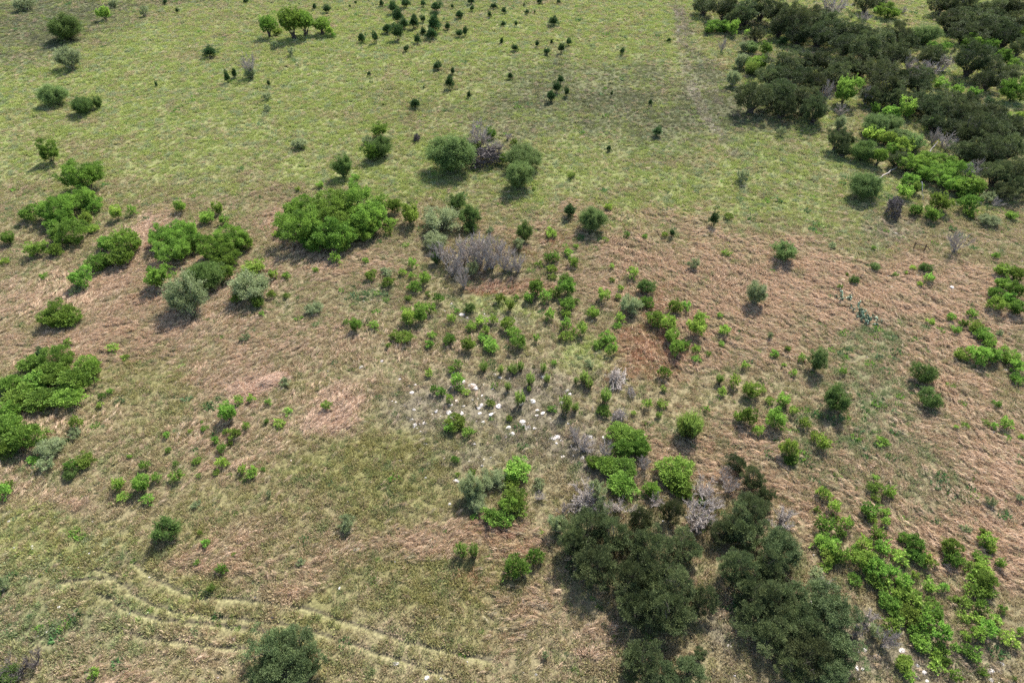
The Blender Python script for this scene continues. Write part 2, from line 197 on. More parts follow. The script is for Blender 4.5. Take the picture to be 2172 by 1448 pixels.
TRACKS = [
 [(273, 1188), (317, 1222), (360, 1248), (400, 1265), (467, 1270), (567, 1278), (633, 1288), (724, 1317), (790, 1338), (857, 1362), (957, 1385), (1057, 1408)],
 [(187, 1208), (227, 1210), (247, 1228), (267, 1252), (317, 1285), (367, 1298), (467, 1312), (550, 1318), (633, 1332), (724, 1362), (775, 1378), (860, 1405), (960, 1440)],
 [(207, 1255), (250, 1285), (283, 1305), (333, 1317), (400, 1322), (467, 1328), (533, 1338), (580, 1345)],
 [(233, 1338), (283, 1348), (333, 1358), (417, 1367), (483, 1377), (533, 1380)],
 [(120, 1240), (190, 1228), (250, 1230)],
]
# colour zones of the turf, painted cloud shadow included: kind, photo pixel centre, half width, half height, weight
ZONES = """
green 200 230 330 110 1;green 850 110 320 80 1.2;green 1250 60 300 60 .6;green 650 300 300 60 .5;green 1350 430 330 50 1;green 1650 400 170 70 .8;green 1250 740 80 28 1.2;green 1010 640 90 35 .7;green 300 90 60 40 1;green 1580 530 130 20 .7
green 1700 560 150 16 .5;green 1900 620 120 20 .4;green 1450 590 60 30 .6;green 1850 515 90 20 .7;green 550 180 150 30 .9;green 1000 400 60 20 1;green 870 400 60 30 .8;green 1580 360 60 40 .8
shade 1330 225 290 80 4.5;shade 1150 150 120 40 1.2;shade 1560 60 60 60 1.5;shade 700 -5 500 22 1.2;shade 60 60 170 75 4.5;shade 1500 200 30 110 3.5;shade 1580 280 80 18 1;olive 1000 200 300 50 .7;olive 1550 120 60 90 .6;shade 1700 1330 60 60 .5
straw 1700 590 330 70 1.8;straw 1950 660 240 90 1.5;straw 1560 690 160 70 1.6;straw 2000 900 190 130 1.4;straw 1650 960 220 70 1.8;straw 1900 1060 260 90 2;straw 2110 1170 110 80 1.5;straw 1400 560 170 55 1.6;straw 100 640 150 55 1.2
straw 285 545 60 80 1.6;straw 740 890 55 38 2.2;straw 600 480 60 40 .8;straw 150 740 160 30 .8;straw 90 1010 120 30 1;straw 450 1180 90 40 1.4;straw 690 1165 60 38 1.5;straw 500 1335 60 30 1.8;straw 330 1420 160 40 1.1;straw 1290 1350 90 60 1.5
straw 1200 455 260 22 1.2;straw 400 720 60 25 2.5;straw 560 850 160 60 .5;straw 640 520 60 25 1.2;straw 700 540 120 40 .8;straw 1050 1150 90 50 .9;straw 200 600 150 50 .9;straw 500 620 80 40 .9;straw 1500 130 30 30 .3;straw 560 950 90 40 .8;straw 1500 350 60 40 .5
pale 565 808 45 18 6;pale 740 895 42 28 10;pale 1700 620 200 40 .8;pale 1980 1080 190 70 .8;pale 1280 1370 70 50 1;pale 490 1330 45 22 1.4;pale 300 500 30 40 1;pale 2080 960 100 90 .7
red 1080 588 70 9 3.5;red 1020 598 40 8 2.5;red 1400 730 75 45 1.6;red 1010 1135 70 40 1.2;red 1450 620 60 40 .8;red 1020 1230 60 30 .7;red 1200 500 120 20 .8;red 1480 880 60 40 .6;red 660 490 60 25 .6;red 1230 470 80 15 .8;red 1640 1000 60 30 .5;red 1000 560 30 20 .8
olive 80 1100 170 60 1.4;olive 250 830 190 90 1.2;olive 520 1295 240 35 1.6;olive 150 1260 210 150 1.2;olive 700 1000 230 130 1.3;olive 880 1250 230 110 1;olive 560 1240 120 30 1.3;olive 420 1030 120 60 1;olive 880 960 160 80 1.2;olive 900 560 70 30 .6;olive 700 1400 150 50 1
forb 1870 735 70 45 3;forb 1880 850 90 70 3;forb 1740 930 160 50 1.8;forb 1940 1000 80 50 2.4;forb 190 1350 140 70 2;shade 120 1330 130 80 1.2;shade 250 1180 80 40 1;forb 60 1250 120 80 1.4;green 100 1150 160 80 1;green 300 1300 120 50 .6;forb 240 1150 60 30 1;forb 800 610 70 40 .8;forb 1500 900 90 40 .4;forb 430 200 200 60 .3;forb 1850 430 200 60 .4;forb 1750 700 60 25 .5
bare 1010 855 130 60 1.7;bare 1150 925 120 45 1.7;bare 1020 960 110 40 1.3;bare 1950 1420 240 50 1.4;bare 1000 665 60 18 1.2;bare 1490 210 22 80 1.2;bare 1240 960 60 60 1.4;bare 1440 60 12 90 1.2;bare 1190 165 40 14 .9;bare 990 570 50 20 .8;bare 1550 1330 30 110 1.3
straw 600 800 300 110 .6;straw 330 700 150 60 .7;straw 480 960 140 50 .8;straw 650 1120 200 70 .8;straw 900 1140 120 50 .8;straw 1150 1280 90 80 .7;straw 800 700 120 50 .5;straw 120 880 120 60 .6;bare 100 1240 60 60 .5;bare 1180 830 140 60 .8;bare 1860 690 60 20 1;bare 1890 470 70 40 .7;bare 1750 1320 120 60 1;bare 1180 200 60 30 .8;bare 1060 275 60 16 .8
"""
# ------------------------------------------------------------------ tagging and linking
def tag(o, label=None, cat=None, group=None, kind=None):
    if label: o["label"] = label
    if cat: o["category"] = cat
    if group: o["group"] = group
    if kind: o["kind"] = kind
    return o
def link(name, mesh, parent=None):
    o = bpy.data.objects.new(name, mesh); COL.objects.link(o)
    if parent is not None: o.parent = parent
    return o

# ------------------------------------------------------------------ materials
def mat_new(name):
    m = bpy.data.materials.new(name); m.use_nodes = True
    nt = m.node_tree; p = nt.nodes["Principled BSDF"]
    return m, nt, p
def mixrgb(nt, blend='MIX'):
    n = nt.nodes.new("ShaderNodeMix"); n.data_type = 'RGBA'; n.blend_type = blend
    return n
def leaf_mat(name, dark, light, dry=None, rough=.55, trans=.35, hue_obj=.10, spec=.10):
    """leaf colour runs from dark to light per leaf, shifts a little per plant; some light passes through"""
    m, nt, p = mat_new(name)
    a = nt.nodes.new("ShaderNodeAttribute"); a.attribute_name = "var"
    oi = nt.nodes.new("ShaderNodeObjectInfo")
    mx = mixrgb(nt); mx.inputs[6].default_value = (*dark, 1); mx.inputs[7].default_value = (*light, 1)
    nt.links.new(a.outputs["Fac"], mx.inputs[0])
    hs = nt.nodes.new("ShaderNodeHueSaturation")
    mr = nt.nodes.new("ShaderNodeMapRange"); mr.inputs[3].default_value = .5 - hue_obj * .10; mr.inputs[4].default_value = .5 + hue_obj * .05
    nt.links.new(oi.outputs["Random"], mr.inputs[0]); nt.links.new(mr.outputs[0], hs.inputs[0])
    ml = nt.nodes.new("ShaderNodeMath"); ml.operation = 'MULTIPLY'; ml.inputs[1].default_value = 7.31
    fr = nt.nodes.new("ShaderNodeMath"); fr.operation = 'FRACT'
    mv = nt.nodes.new("ShaderNodeMapRange"); mv.inputs[3].default_value = 1 - hue_obj * 1.6; mv.inputs[4].default_value = 1 + hue_obj * 1.6
    nt.links.new(oi.outputs["Random"], ml.inputs[0]); nt.links.new(ml.outputs[0], fr.inputs[0]); nt.links.new(fr.outputs[0], mv.inputs[0])
    nt.links.new(mv.outputs[0], hs.inputs[2]); nt.links.new(mx.outputs[2], hs.inputs[4])
    nt.links.new(hs.outputs[0], p.inputs["Base Color"])
    p.inputs["Roughness"].default_value = rough; p.inputs["Specular IOR Level"].default_value = spec
    tr = nt.nodes.new("ShaderNodeBsdfTranslucent"); nt.links.new(hs.outputs[0], tr.inputs[0])
    ms = nt.nodes.new("ShaderNodeMixShader"); ms.inputs[0].default_value = trans
    out = nt.nodes["Material Output"]
    nt.links.new(p.outputs[0], ms.inputs[1]); nt.links.new(tr.outputs[0], ms.inputs[2]); nt.links.new(ms.outputs[0], out.inputs[0])
    return m
def wood_mat(name, dark, light, rough=.9):
    m, nt, p = mat_new(name)
    a = nt.nodes.new("ShaderNodeAttribute"); a.attribute_name = "var"
    n = nt.nodes.new("ShaderNodeTexNoise"); n.inputs["Scale"].default_value = 6
    ad = nt.nodes.new("ShaderNodeMath"); ad.operation = 'MULTIPLY_ADD'; ad.inputs[1].default_value = .5; 
    nt.links.new(n.outputs["Fac"], ad.inputs[0]); 
    m2 = nt.nodes.new("ShaderNodeMath"); m2.operation = 'MULTIPLY'; m2.inputs[1].default_value = .6
    nt.links.new(a.outputs["Fac"], m2.inputs[0]); nt.links.new(m2.outputs[0], ad.inputs[2])
    mx = mixrgb(nt); mx.inputs[6].default_value = (*dark, 1); mx.inputs[7].default_value = (*light, 1)
    nt.links.new(ad.outputs[0], mx.inputs[0]); nt.links.new(mx.outputs[2], p.inputs["Base Color"])
    p.inputs["Roughness"].default_value = rough; p.inputs["Specular IOR Level"].default_value = .2
    return m
M = {
 "S": leaf_mat("sumac_leaf", (.048, .105, .018), (.245, .390, .066), hue_obj=.26, trans=.42),
 "O": leaf_mat("oak_thicket_leaf", (.036, .092, .014), (.215, .350, .056), hue_obj=.16, trans=.40),
 "U": leaf_mat("broom_leaf", (.090, .150, .025), (.270, .380, .085), hue_obj=.10, trans=.42),
 "M": leaf_mat("mesquite_leaf", (.060, .110, .026), (.225, .310, .105), hue_obj=.10, trans=.40),
 "DM": leaf_mat("dark_soft_leaf", (.036, .080, .016), (.170, .245, .066), hue_obj=.10, trans=.35),
 "G": leaf_mat("silvery_leaf", (.120, .160, .060), (.330, .380, .190), hue_obj=.10, trans=.35),
 "J": leaf_mat("sapling_needle", (.014, .042, .014), (.075, .135, .042), hue_obj=.10, trans=.22),
 "D": leaf_mat("juniper_needle", (.011, .024, .012), (.125, .155, .056), hue_obj=.22, trans=.22),
 "K": leaf_mat("live_oak_leaf", (.018, .038, .014), (.130, .175, .062), hue_obj=.08, trans=.25, spec=.2, rough=.6),
 "C": leaf_mat("cactus_pad", (.060, .110, .060), (.240, .330, .210), hue_obj=.05, trans=0.0, rough=.4, spec=.5),
}
M["bark"] = wood_mat("dark_bark", (.030, .024, .020), (.12, .10, .085))
M["grey"] = wood_mat("grey_dead_wood", (.15, .125, .105), (.46, .40, .35))
M["dead"] = wood_mat("dark_dead_wood", (.024, .018, .016), (.15, .128, .118))
M["post"] = wood_mat("weathered_post", (.04, .025, .018), (.12, .08, .06))

# ------------------------------------------------------------------ mesh pieces in numpy
def unit(v):
    return v / (np.linalg.norm(v, axis=-1, keepdims=True) + 1e-9)
def mesh_from(name, verts, faces, mats, var=None, midx=None, smooth=False):
    me = bpy.data.meshes.new(name)
    verts = np.asarray(verts, np.float32); faces = np.asarray(faces, np.int32)
    nf, k = faces.shape
    me.vertices.add(len(verts)); me.vertices.foreach_set("co", verts.ravel())
    me.loops.add(nf * k); me.loops.foreach_set("vertex_index", faces.ravel())
    me.polygons.add(nf); me.polygons.foreach_set("loop_start", np.arange(nf, dtype=np.int32) * k)
    for m in mats: me.materials.append(m)
    if midx is not None: me.polygons.foreach_set("material_index", np.asarray(midx, np.int32))
    me.polygons.foreach_set("use_smooth", np.full(nf, smooth))
    if var is not None:
        at_ = me.attributes.new("var", 'FLOAT', 'FACE'); at_.data.foreach_set("value", np.asarray(var, np.float32))
    me.update(calc_edges=True)
    return me
def leaves(c, d, L, W, droop=.15, r=None):
    """one folded rhombus per leaf, at c, pointing along d"""
    r = r or rng
    n = len(c); d = unit(d)
    s = unit(np.cross(d, r.normal(size=(n, 3)))); up = np.cross(s, d)
    L = np.broadcast_to(L, n)[:, None]; W = np.broadcast_to(W, n)[:, None]
    v = np.stack([c, c + d * L * .5 + s * W * .5 + up * W * .12, c + d * L - up * L * droop, c + d * L * .5 - s * W * .5 + up * W * .12], 1)
    f = np.arange(n * 4).reshape(n, 4)
    return v.reshape(-1, 3), f
def tubes(P0, P1, R0, R1, sides=4):
    P0 = np.asarray(P0, float); P1 = np.asarray(P1, float); n = len(P0)
    d = unit(P1 - P0); a = np.where(np.abs(d[:, 2:3]) < .9, [[0, 0, 1.0]], [[1.0, 0, 0]])
    s = unit(np.cross(d, a)); t = np.cross(s, d)
    th = np.arange(sides) * 2 * math.pi / sides
    ring = np.cos(th)[None, :, None] * s[:, None] + np.sin(th)[None, :, None] * t[:, None]
    v = np.concatenate([P0[:, None] + ring * np.asarray(R0)[:, None, None], P1[:, None] + ring * np.asarray(R1)[:, None, None]], 1)
    b = (np.arange(n) * 2 * sides)[:, None, None]; i = np.arange(sides); j = (i + 1) % sides
    q = np.stack([i, j, j + sides, i + sides], 1)[None]
    return v.reshape(-1, 3), (b + q).reshape(-1, 4)
def chain(p0, p1, r0, r1, seg, wob, r, arch=0.0):
    """a crooked tapering branch as a list of segments"""
    t = np.linspace(0, 1, seg + 1)[:, None]
    pts = p0 + (p1 - p0) * t
    ln = np.linalg.norm(p1 - p0)
    pts[1:-1] += r.normal(size=(seg - 1, 3)) * wob * ln
    pts[:, 2] += arch * ln * np.sin(t[:, 0] * math.pi)
    rr = r0 + (r1 - r0) * t[:, 0]
    return pts[:-1], pts[1:], rr[:-1], rr[1:]
class Wood:
    def __init__(s): s.a = []; s.b = []; s.ra = []; s.rb = []
    def add(s, ch): s.a.append(ch[0]); s.b.append(ch[1]); s.ra.append(ch[2]); s.rb.append(ch[3])
    def mesh(s, name, mat, sides=4, r=None):
        r = r or rng
        v, f = tubes(np.concatenate(s.a), np.concatenate(s.b), np.concatenate(s.ra), np.concatenate(s.rb), sides)
        n = len(f) // sides
        return mesh_from(name, v, f, [mat], np.repeat(r.random(n), sides))

def lobed(r, n_l, lo=.72, hi=1.12, p=5):
    """an outline factor by direction: a few bulges, hollows between them"""
    L = unit(r.normal(size=(n_l, 3)) * [1, 1, .7] + [0, 0, .35]); am = r.uniform(.75, 1, n_l)
    def f(d):
        return lo + (hi - lo) * np.max(np.clip(d @ L.T, 0, 1) ** p * am, axis=1)
    return f
def clump_centres(r, R, Hh, spacing, lob, zmin=-.55, depth=.25):
    """points spread over (and a little inside) the lobed crown surface"""
    area = 4 * math.pi * R * (R + 2 * Hh) / 3 * (1 - zmin) / 2
    n = max(7, int(area / spacing ** 2))
    i = np.arange(n) + .5; z = 1 - (1 - zmin) * i / n; ph = i * 2.39996 + r.random() * 6
    d = np.stack([np.sqrt(1 - z * z) * np.cos(ph), np.sqrt(1 - z * z) * np.sin(ph), z], 1)
    d = unit(d + r.normal(size=d.shape) * .5 / math.sqrt(n) * 2)
    f = lob(d) * (1 - depth * r.random(n) ** 2)
    c = d * f[:, None] * [R, R, Hh] + [0, 0, Hh]
    c[:, 2] = np.maximum(c[:, 2], .10 * Hh)
    return c, d
def leafy(name, seed, R, Hh, spacing, crad, per, L, W, mat, lobes=7, lo=.7, hi=1.1, up=.5, out=.7, spread=.6, zmin=-.55, depth=.25, skip=.08, stemk=10, stemr=.03, bark=None, trunk_z=0, droop=.15, flat=.75, clumpvar=.5, fill=.15, one=False, push=.22, cone=0, boughs=0, pull=.30):
    """a leafy crown from many clumps of separate leaves, and the stems that carry them"""
    r = np.random.default_rng(seed)
    c, d = clump_centres(r, R, Hh, spacing, lobed(r, lobes, lo, hi), zmin, depth)
    bt = np.zeros(len(c))
    if boughs:                                                   # clumps gather on separate boughs, with gaps between
        bi = r.choice(len(c), min(boughs, len(c)), replace=False); D_ = ((c[:, None] - c[bi][None]) ** 2).sum(2); nb_ = D_.argmin(1)
        br_ = r.uniform(.72, 1.12, len(bi)); bc = c[bi] * br_[:, None]; c = c * (1 - pull) * br_[nb_][:, None] + bc[nb_] * pull; bt = r.uniform(-.25, .25, len(bi))[nb_]
        c[:, 2] = np.maximum(c[:, 2], .08 * Hh)
    if cone: c[:, :2] *= (1 + cone * .45 - cone * c[:, 2:3] / (2 * Hh)).clip(.12, 2)
    keep = r.random(len(c)) > skip; c, d, bt = c[keep], d[keep], bt[keep]
    rc = crad * r.uniform(.6, 1.25, len(c))
    k = np.maximum(4, (per * (rc / crad) ** 2 * r.uniform(.7, 1.2, len(c)))).astype(int)
    idx = np.repeat(np.arange(len(c)), k); n = len(idx)
    e = unit(r.normal(size=(n, 3)) + d[idx] * .6)
    c = c * (1 + (r.random(len(c))[:, None] - .6) * push)
    p = c[idx] + e * (rc[idx] * r.random(n) ** .45)[:, None] * [1, 1, flat]
    ld = unit(e * .7 + d[idx] * out + [0, 0, up] + r.normal(size=(n, 3)) * spread)
    cv = np.clip(r.random(len(c)) + bt, 0, 1)
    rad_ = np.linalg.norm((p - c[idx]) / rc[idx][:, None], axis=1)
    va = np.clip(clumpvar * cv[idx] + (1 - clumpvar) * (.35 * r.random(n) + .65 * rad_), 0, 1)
    m = int(len(c) * .35)                                        # loose sprigs that stick out
    if m:
        q = r.integers(0, len(c), m); kk = 9; q2 = np.repeat(q, kk); sd_ = np.repeat(unit(d[q] + r.normal(size=(m, 3)) * .45 + [0, 0, up * .6]), kk, 0)
        tt = np.tile(np.linspace(.4, 1.75, kk), m)[:, None]
        ps = c[q2] + sd_ * tt * crad + r.normal(size=(m * kk, 3)) * crad * .12
        p = np.concatenate([p, ps]); ld = np.concatenate([ld, unit(sd_ + r.normal(size=(m * kk, 3)) * .7)]); va = np.concatenate([va, np.clip(.4 + .6 * r.random(m * kk), 0, 1)])
    if fill:                                                     # leaves deeper inside
        m = int(n * fill); q = r.integers(0, len(c), m)
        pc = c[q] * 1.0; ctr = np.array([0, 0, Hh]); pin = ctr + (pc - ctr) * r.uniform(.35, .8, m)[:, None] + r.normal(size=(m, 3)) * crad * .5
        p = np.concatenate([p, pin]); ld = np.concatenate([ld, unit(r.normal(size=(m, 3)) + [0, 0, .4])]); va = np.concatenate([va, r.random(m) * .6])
    n = len(p)
    p[:, 2] += trunk_z
    p[:, 2] = np.maximum(p[:, 2], .03)
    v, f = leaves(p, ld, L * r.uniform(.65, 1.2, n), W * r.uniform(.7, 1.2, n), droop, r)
    w = Wood()
    pick = r.choice(len(c), min(stemk, len(c)), replace=False)
    for q in pick:
        b = np.array([*(r.normal(size=2) * stemr * 3), -.1])
        tip = c[q] + [0, 0, trunk_z]
        if trunk_z > 0: b2 = np.array([*(r.normal(size=2) * stemr * 2), trunk_z * .6])
        else: b2 = b
        if trunk_z > 0: w.add(chain(b, b2, stemr * 1.7, stemr * 1.3, 2, .04, r))
        w.add(chain(b2, tip, stemr, stemr * .25, 4, .05, r, .06))
    wm = w.mesh(name + "_stem", bark or M["bark"], 4, r)
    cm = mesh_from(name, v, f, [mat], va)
    if one:                                                      # small plant in one mesh
        wv = np.empty(len(wm.vertices) * 3, np.float32); wm.vertices.foreach_get("co", wv); wv = wv.reshape(-1, 3)
        wf = np.empty(len(wm.polygons) * 4, np.int32); wm.loops.foreach_get("vertex_index", wf); wf = wf.reshape(-1, 4) + len(v)
        cm = mesh_from(name, np.concatenate([v, wv]), np.concatenate([f, wf]), [mat, bark or M["bark"]], np.concatenate([va, r.random(len(wf))]), np.concatenate([np.zeros(len(f)), np.ones(len(wf))]))
        return cm, None
    return cm, wm

def feathery(name, seed, R, Hh, nb, tw, L, W, mat, bark, one=False, upr=.5, droopy=.0, dens=1.0, br=.03):
    """an airy bush: branches fan out from the base, each with sprays of fine leaflets"""
    r = np.random.default_rng(seed); w = Wood(); P = []; Dr = []; Va = []
    lob = lobed(r, 6, .7, 1.1, 4)
    for b in range(nb):
        z = r.uniform(-.25, 1); a = r.random() * 6.283; s = math.sqrt(1 - z * z)
        d = np.array([[s * math.cos(a), s * math.sin(a), z]]); tip = (d * lob(d)[:, None] * [R, R, Hh] + [0, 0, Hh])[0]
        tip[2] = max(tip[2], .15 * Hh)
        base = np.array([*(r.normal(size=2) * .06 * R), -.05])
        mid = base + (tip - base) * .5 + np.array([*(r.normal(size=2) * .10 * R), .12 * Hh])
        ch = chain(base, mid, br, br * .6, 3, .04, r); w.add(ch); w.add(chain(mid, tip, br * .6, br * .2, 3, .05, r))
        cv = r.random()
        for q in range(tw):
            t = r.uniform(.15, 1.05) if q else 1.0
            s0 = mid + (tip - mid) * t if r.random() < .85 else base + (mid - base) * r.uniform(.5, 1)
            td = unit(unit(tip - base) * .6 + r.normal(size=3) * .75 + [0, 0, upr]); tl = .30 * R * r.uniform(.5, 1.2)
            e0 = s0 + td * tl; e0[2] = max(e0[2] - droopy * tl, .05)
            w.add(chain(s0, e0, br * .22, br * .1, 1, .0, r))
            k = int(26 * dens * r.uniform(.6, 1.3)); tt = r.random(k)[:, None]
            P.append(s0 + (e0 - s0) * tt * 1.1 + r.normal(size=(k, 3)) * .07 * R)
            Dr.append(unit(td * .7 + r.normal(size=(k, 3)) * .7 + [0, 0, upr * .7])); Va.append(np.clip(.45 * cv + .55 * r.random(k), 0, 1))
    P = np.concatenate(P); P[:, 2] = np.maximum(P[:, 2], .03); n = len(P)
    v, f = leaves(P, np.concatenate(Dr), L * r.uniform(.6, 1.2, n), W * r.uniform(.7, 1.3, n), .05, r)
    wm = w.mesh(name + "_branches", bark, 3, r)
    va = np.concatenate(Va)
    if one:
        wv = np.empty(len(wm.vertices) * 3, np.float32); wm.vertices.foreach_get("co", wv); wv = wv.reshape(-1, 3)
        wf = np.empty(len(wm.loops), np.int32); wm.loops.foreach_get("vertex_index", wf); wf = wf.reshape(-1, 4) + len(v)
        return mesh_from(name, np.concatenate([v, wv]), np.concatenate([f, wf]), [mat, bark], np.concatenate([va, r.random(len(wf))]), np.concatenate([np.zeros(len(f)), np.ones(len(wf))])), None
    return mesh_from(name, v, f, [mat], va), wm

def broom(name, seed, R, Hh, ns, L, W, mat):
    """a bush of many upright leafy shoots"""
    r = np.random.default_rng(seed); P = []; Dr = []; Va = []; w = Wood()
    for s in range(ns):
        a = r.random() * 6.283; q = math.sqrt(r.random()) * .8 * R
        base = np.array([q * math.cos(a) * .6, q * math.sin(a) * .6, 0]); h = 2 * Hh * r.uniform(.6, 1.05) * (1 - .35 * (q / R) ** 2)
        tip = base + [q * math.cos(a) * .6, q * math.sin(a) * .6, h]
        w.add(chain(base, tip, .018, .006, 2, .02, r)); k = int(34 * r.uniform(.7, 1.2)); t = (.25 + .8 * r.random(k)[:, None] ** .7); cv = r.random()
        P.append(base + (tip - base) * t + r.normal(size=(k, 3)) * .06 * (R + .3)); Dr.append(unit(unit(tip - base) + r.normal(size=(k, 3)) * .38 + [0, 0, .5])); Va.append(np.clip(.4 * cv + .6 * r.random(k), 0, 1) * np.clip(t[:, 0] * 1.1, 0, 1))
    P = np.concatenate(P); n = len(P); P[:, 2] = np.maximum(P[:, 2], .02)
    v, f = leaves(P, np.concatenate(Dr), L * r.uniform(.6, 1.2, n), W * r.uniform(.7, 1.2, n), .03, r)
    return mesh_from(name, v, f, [mat], np.concatenate(Va)), w.mesh(name + "_stem", M["bark"], 3, r)

def bare(name, seed, R, Hh, ns, nsub, ntw, rad, mat, upright=.5):
    r = np.random.default_rng(seed); w = Wood()
    for s in range(ns):
        z = r.uniform(0, 1) ** .8; a = r.random() * 6.283; q = math.sqrt(1 - z * z * .8)
        tip = np.array([q * math.cos(a) * R, q * math.sin(a) * R, Hh * (1 + z * r.uniform(.7, 1))]) * r.uniform(.75, 1.05)
        base = np.array([*(r.normal(size=2) * .07 * R), -.05])
        ch = chain(base, tip, rad, rad * .35, 5, .05, r, .05); w.add(ch)
        for b in range(nsub):
            i = r.integers(1, 5); p = ch[0][i] + (ch[1][i] - ch[0][i]) * r.random()
            d = unit(unit(tip - base) * .8 + r.normal(size=3) * .65 + [0, 0, upright]); l = .45 * R * r.uniform(.4, 1.1)
            e = p + d * l; e[2] = max(e[2], .05)
            c2 = chain(p, e, rad * .5, rad * .2, 3, .07, r); w.add(c2)
            for t in range(ntw):
                j = r.integers(0, 3); p2 = c2[0][j] + (c2[1][j] - c2[0][j]) * r.random()
                e2 = p2 + unit(d + r.normal(size=3) * .7 + [0, 0, upright * .6]) * l * r.uniform(.25, .6); e2[2] = max(e2[2], .03)
                w.add(chain(p2, e2, rad * .2, rad * .09, 1, 0, r))
    return w.mesh(name, mat, 3, r)
def brush(name, seed, R, Hh, n, rad, mat):
    """a heap of cut branches lying across each other"""
    r = np.random.default_rng(seed); w = Wood()
    for i in range(n):
        a = r.random() * 6.283; q = R * math.sqrt(r.random()) * .75
        c = np.array([q * math.cos(a), q * math.sin(a), 0]); top = 2 * Hh * (1 - (q / R) ** 2) * r.random() ** .7 + .05
        d = unit(np.array([*r.normal(size=2), r.normal() * .3])); l = R * r.uniform(.25, .6) * (1 + 1.1 * (r.random() < .12))
        p0 = c + [0, 0, top] - d * l * .5; p1 = c + [0, 0, top] + d * l * .5; p0[2] = max(p0[2], .02); p1[2] = max(p1[2], .02)
        rr = rad * r.uniform(.4, 1.3)
        ch = chain(p0, p1, rr, rr * .4, 4, .05, r, r.uniform(-.03, .16)); w.add(ch)
        for t in range(3):
            j = r.integers(1, 4); e = ch[0][j] + unit(d + r.normal(size=3) * .8) * l * r.uniform(.15, .4); e[2] = max(e[2], .02)
            w.add(chain(ch[0][j], e, rr * .4, rr * .2, 2, .08, r))
    return w.mesh(name, mat, 3, r)
def cactus(name, seed, R, Hh, n):
    """stacked flat oval pads"""
    r = np.random.default_rng(seed); V = []; F = []; va = []; o = 0
    base = [(np.array([*(r.normal(size=2) * .45 * R), 0.0]), unit(r.normal(size=3) * [.5, .5, 0] + [0, 0, 1])) for _ in range(n)]
    pads = []
    for p, d in base:
        for k in range(r.integers(2, 4)):
            l = r.uniform(.22, .34); pads.append((p, d, l)); p = p + d * l * .9; d = unit(d + r.normal(size=3) * .55 + [0, 0, .15])
    for p, d, l in pads:
        s = unit(np.cross(d, r.normal(size=3))); t = np.cross(s, d); m = 10
        th = np.arange(m) * 2 * math.pi / m; wd = l * .38
        ring = p + d * l * .5 + np.cos(th)[:, None] * d * l * .5 + np.sin(th)[:, None] * s * wd
        v = np.concatenate([ring, [p + d * l * .5 + t * .03], [p + d * l * .5 - t * .03]])
        f = [(i, (i + 1) % m, m) for i in range(m)] + [((i + 1) % m, i, m + 1) for i in range(m)]
        V.append(v); F.append(np.array(f) + o); o += len(v); va += [r.random()] * (2 * m)
    return mesh_from(name, np.concatenate(V), np.concatenate(F), [M["C"]], va, smooth=True)

# rock: flattened faceted limestone
def rock(name, seed, mat):
    r = np.random.default_rng(seed)
    import bmesh
    bm = bmesh.new(); bmesh.ops.create_icosphere(bm, subdivisions=3, radius=1)
    cuts = [(Vector(unit(r.normal(size=3))), r.uniform(.5, .85)) for _ in range(9)]
    for v in bm.verts:
        for n_, d_ in cuts:
            k = v.co.dot(n_)
            if k > d_: v.co -= n_ * (k - d_)
        v.co *= 1 + .05 * math.sin(v.co.x * 9 + seed) * math.sin(v.co.y * 11)
    me = bpy.data.meshes.new(name); bm.to_mesh(me); bm.free(); me.materials.append(mat)
    return me
mr_, nt_, p_ = mat_new("limestone")
n1 = nt_.nodes.new("ShaderNodeTexNoise"); n1.inputs["Scale"].default_value = 9; n1.inputs["Detail"].default_value = 6
oi_ = nt_.nodes.new("ShaderNodeObjectInfo")
tc_ = nt_.nodes.new("ShaderNodeTexCoord"); nt_.links.new(tc_.outputs["Object"], n1.inputs[0])
cr_ = nt_.nodes.new("ShaderNodeValToRGB"); nt_.links.new(n1.outputs["Fac"], cr_.inputs[0])
cr_.color_ramp.elements[0].position = .36; cr_.color_ramp.elements[0].color = (.17, .145, .12, 1)
cr_.color_ramp.elements[1].position = .56; cr_.color_ramp.elements[1].color = (.60, .555, .51, 1)
mx_ = mixrgb(nt_); mx_.inputs[7].default_value = (.36, .33, .31, 1)
mm_ = nt_.nodes.new("ShaderNodeMath"); mm_.operation = 'MULTIPLY'; mm_.inputs[1].default_value = .75; nt_.links.new(oi_.outputs["Random"], mm_.inputs[0])
nt_.links.new(mm_.outputs[0], mx_.inputs[0]); nt_.links.new(cr_.outputs[0], mx_.inputs[6]); nt_.links.new(mx_.outputs[2], p_.inputs["Base Color"])
p_.inputs["Roughness"].default_value = .85
bp_ = nt_.nodes.new("ShaderNodeBump"); bp_.inputs["Strength"].default_value = .6; bp_.inputs["Distance"].default_value = .1
nt_.links.new(n1.outputs["Fac"], bp_.inputs["Height"]); nt_.links.new(bp_.outputs[0], p_.inputs["Normal"])
M["R"] = mr_

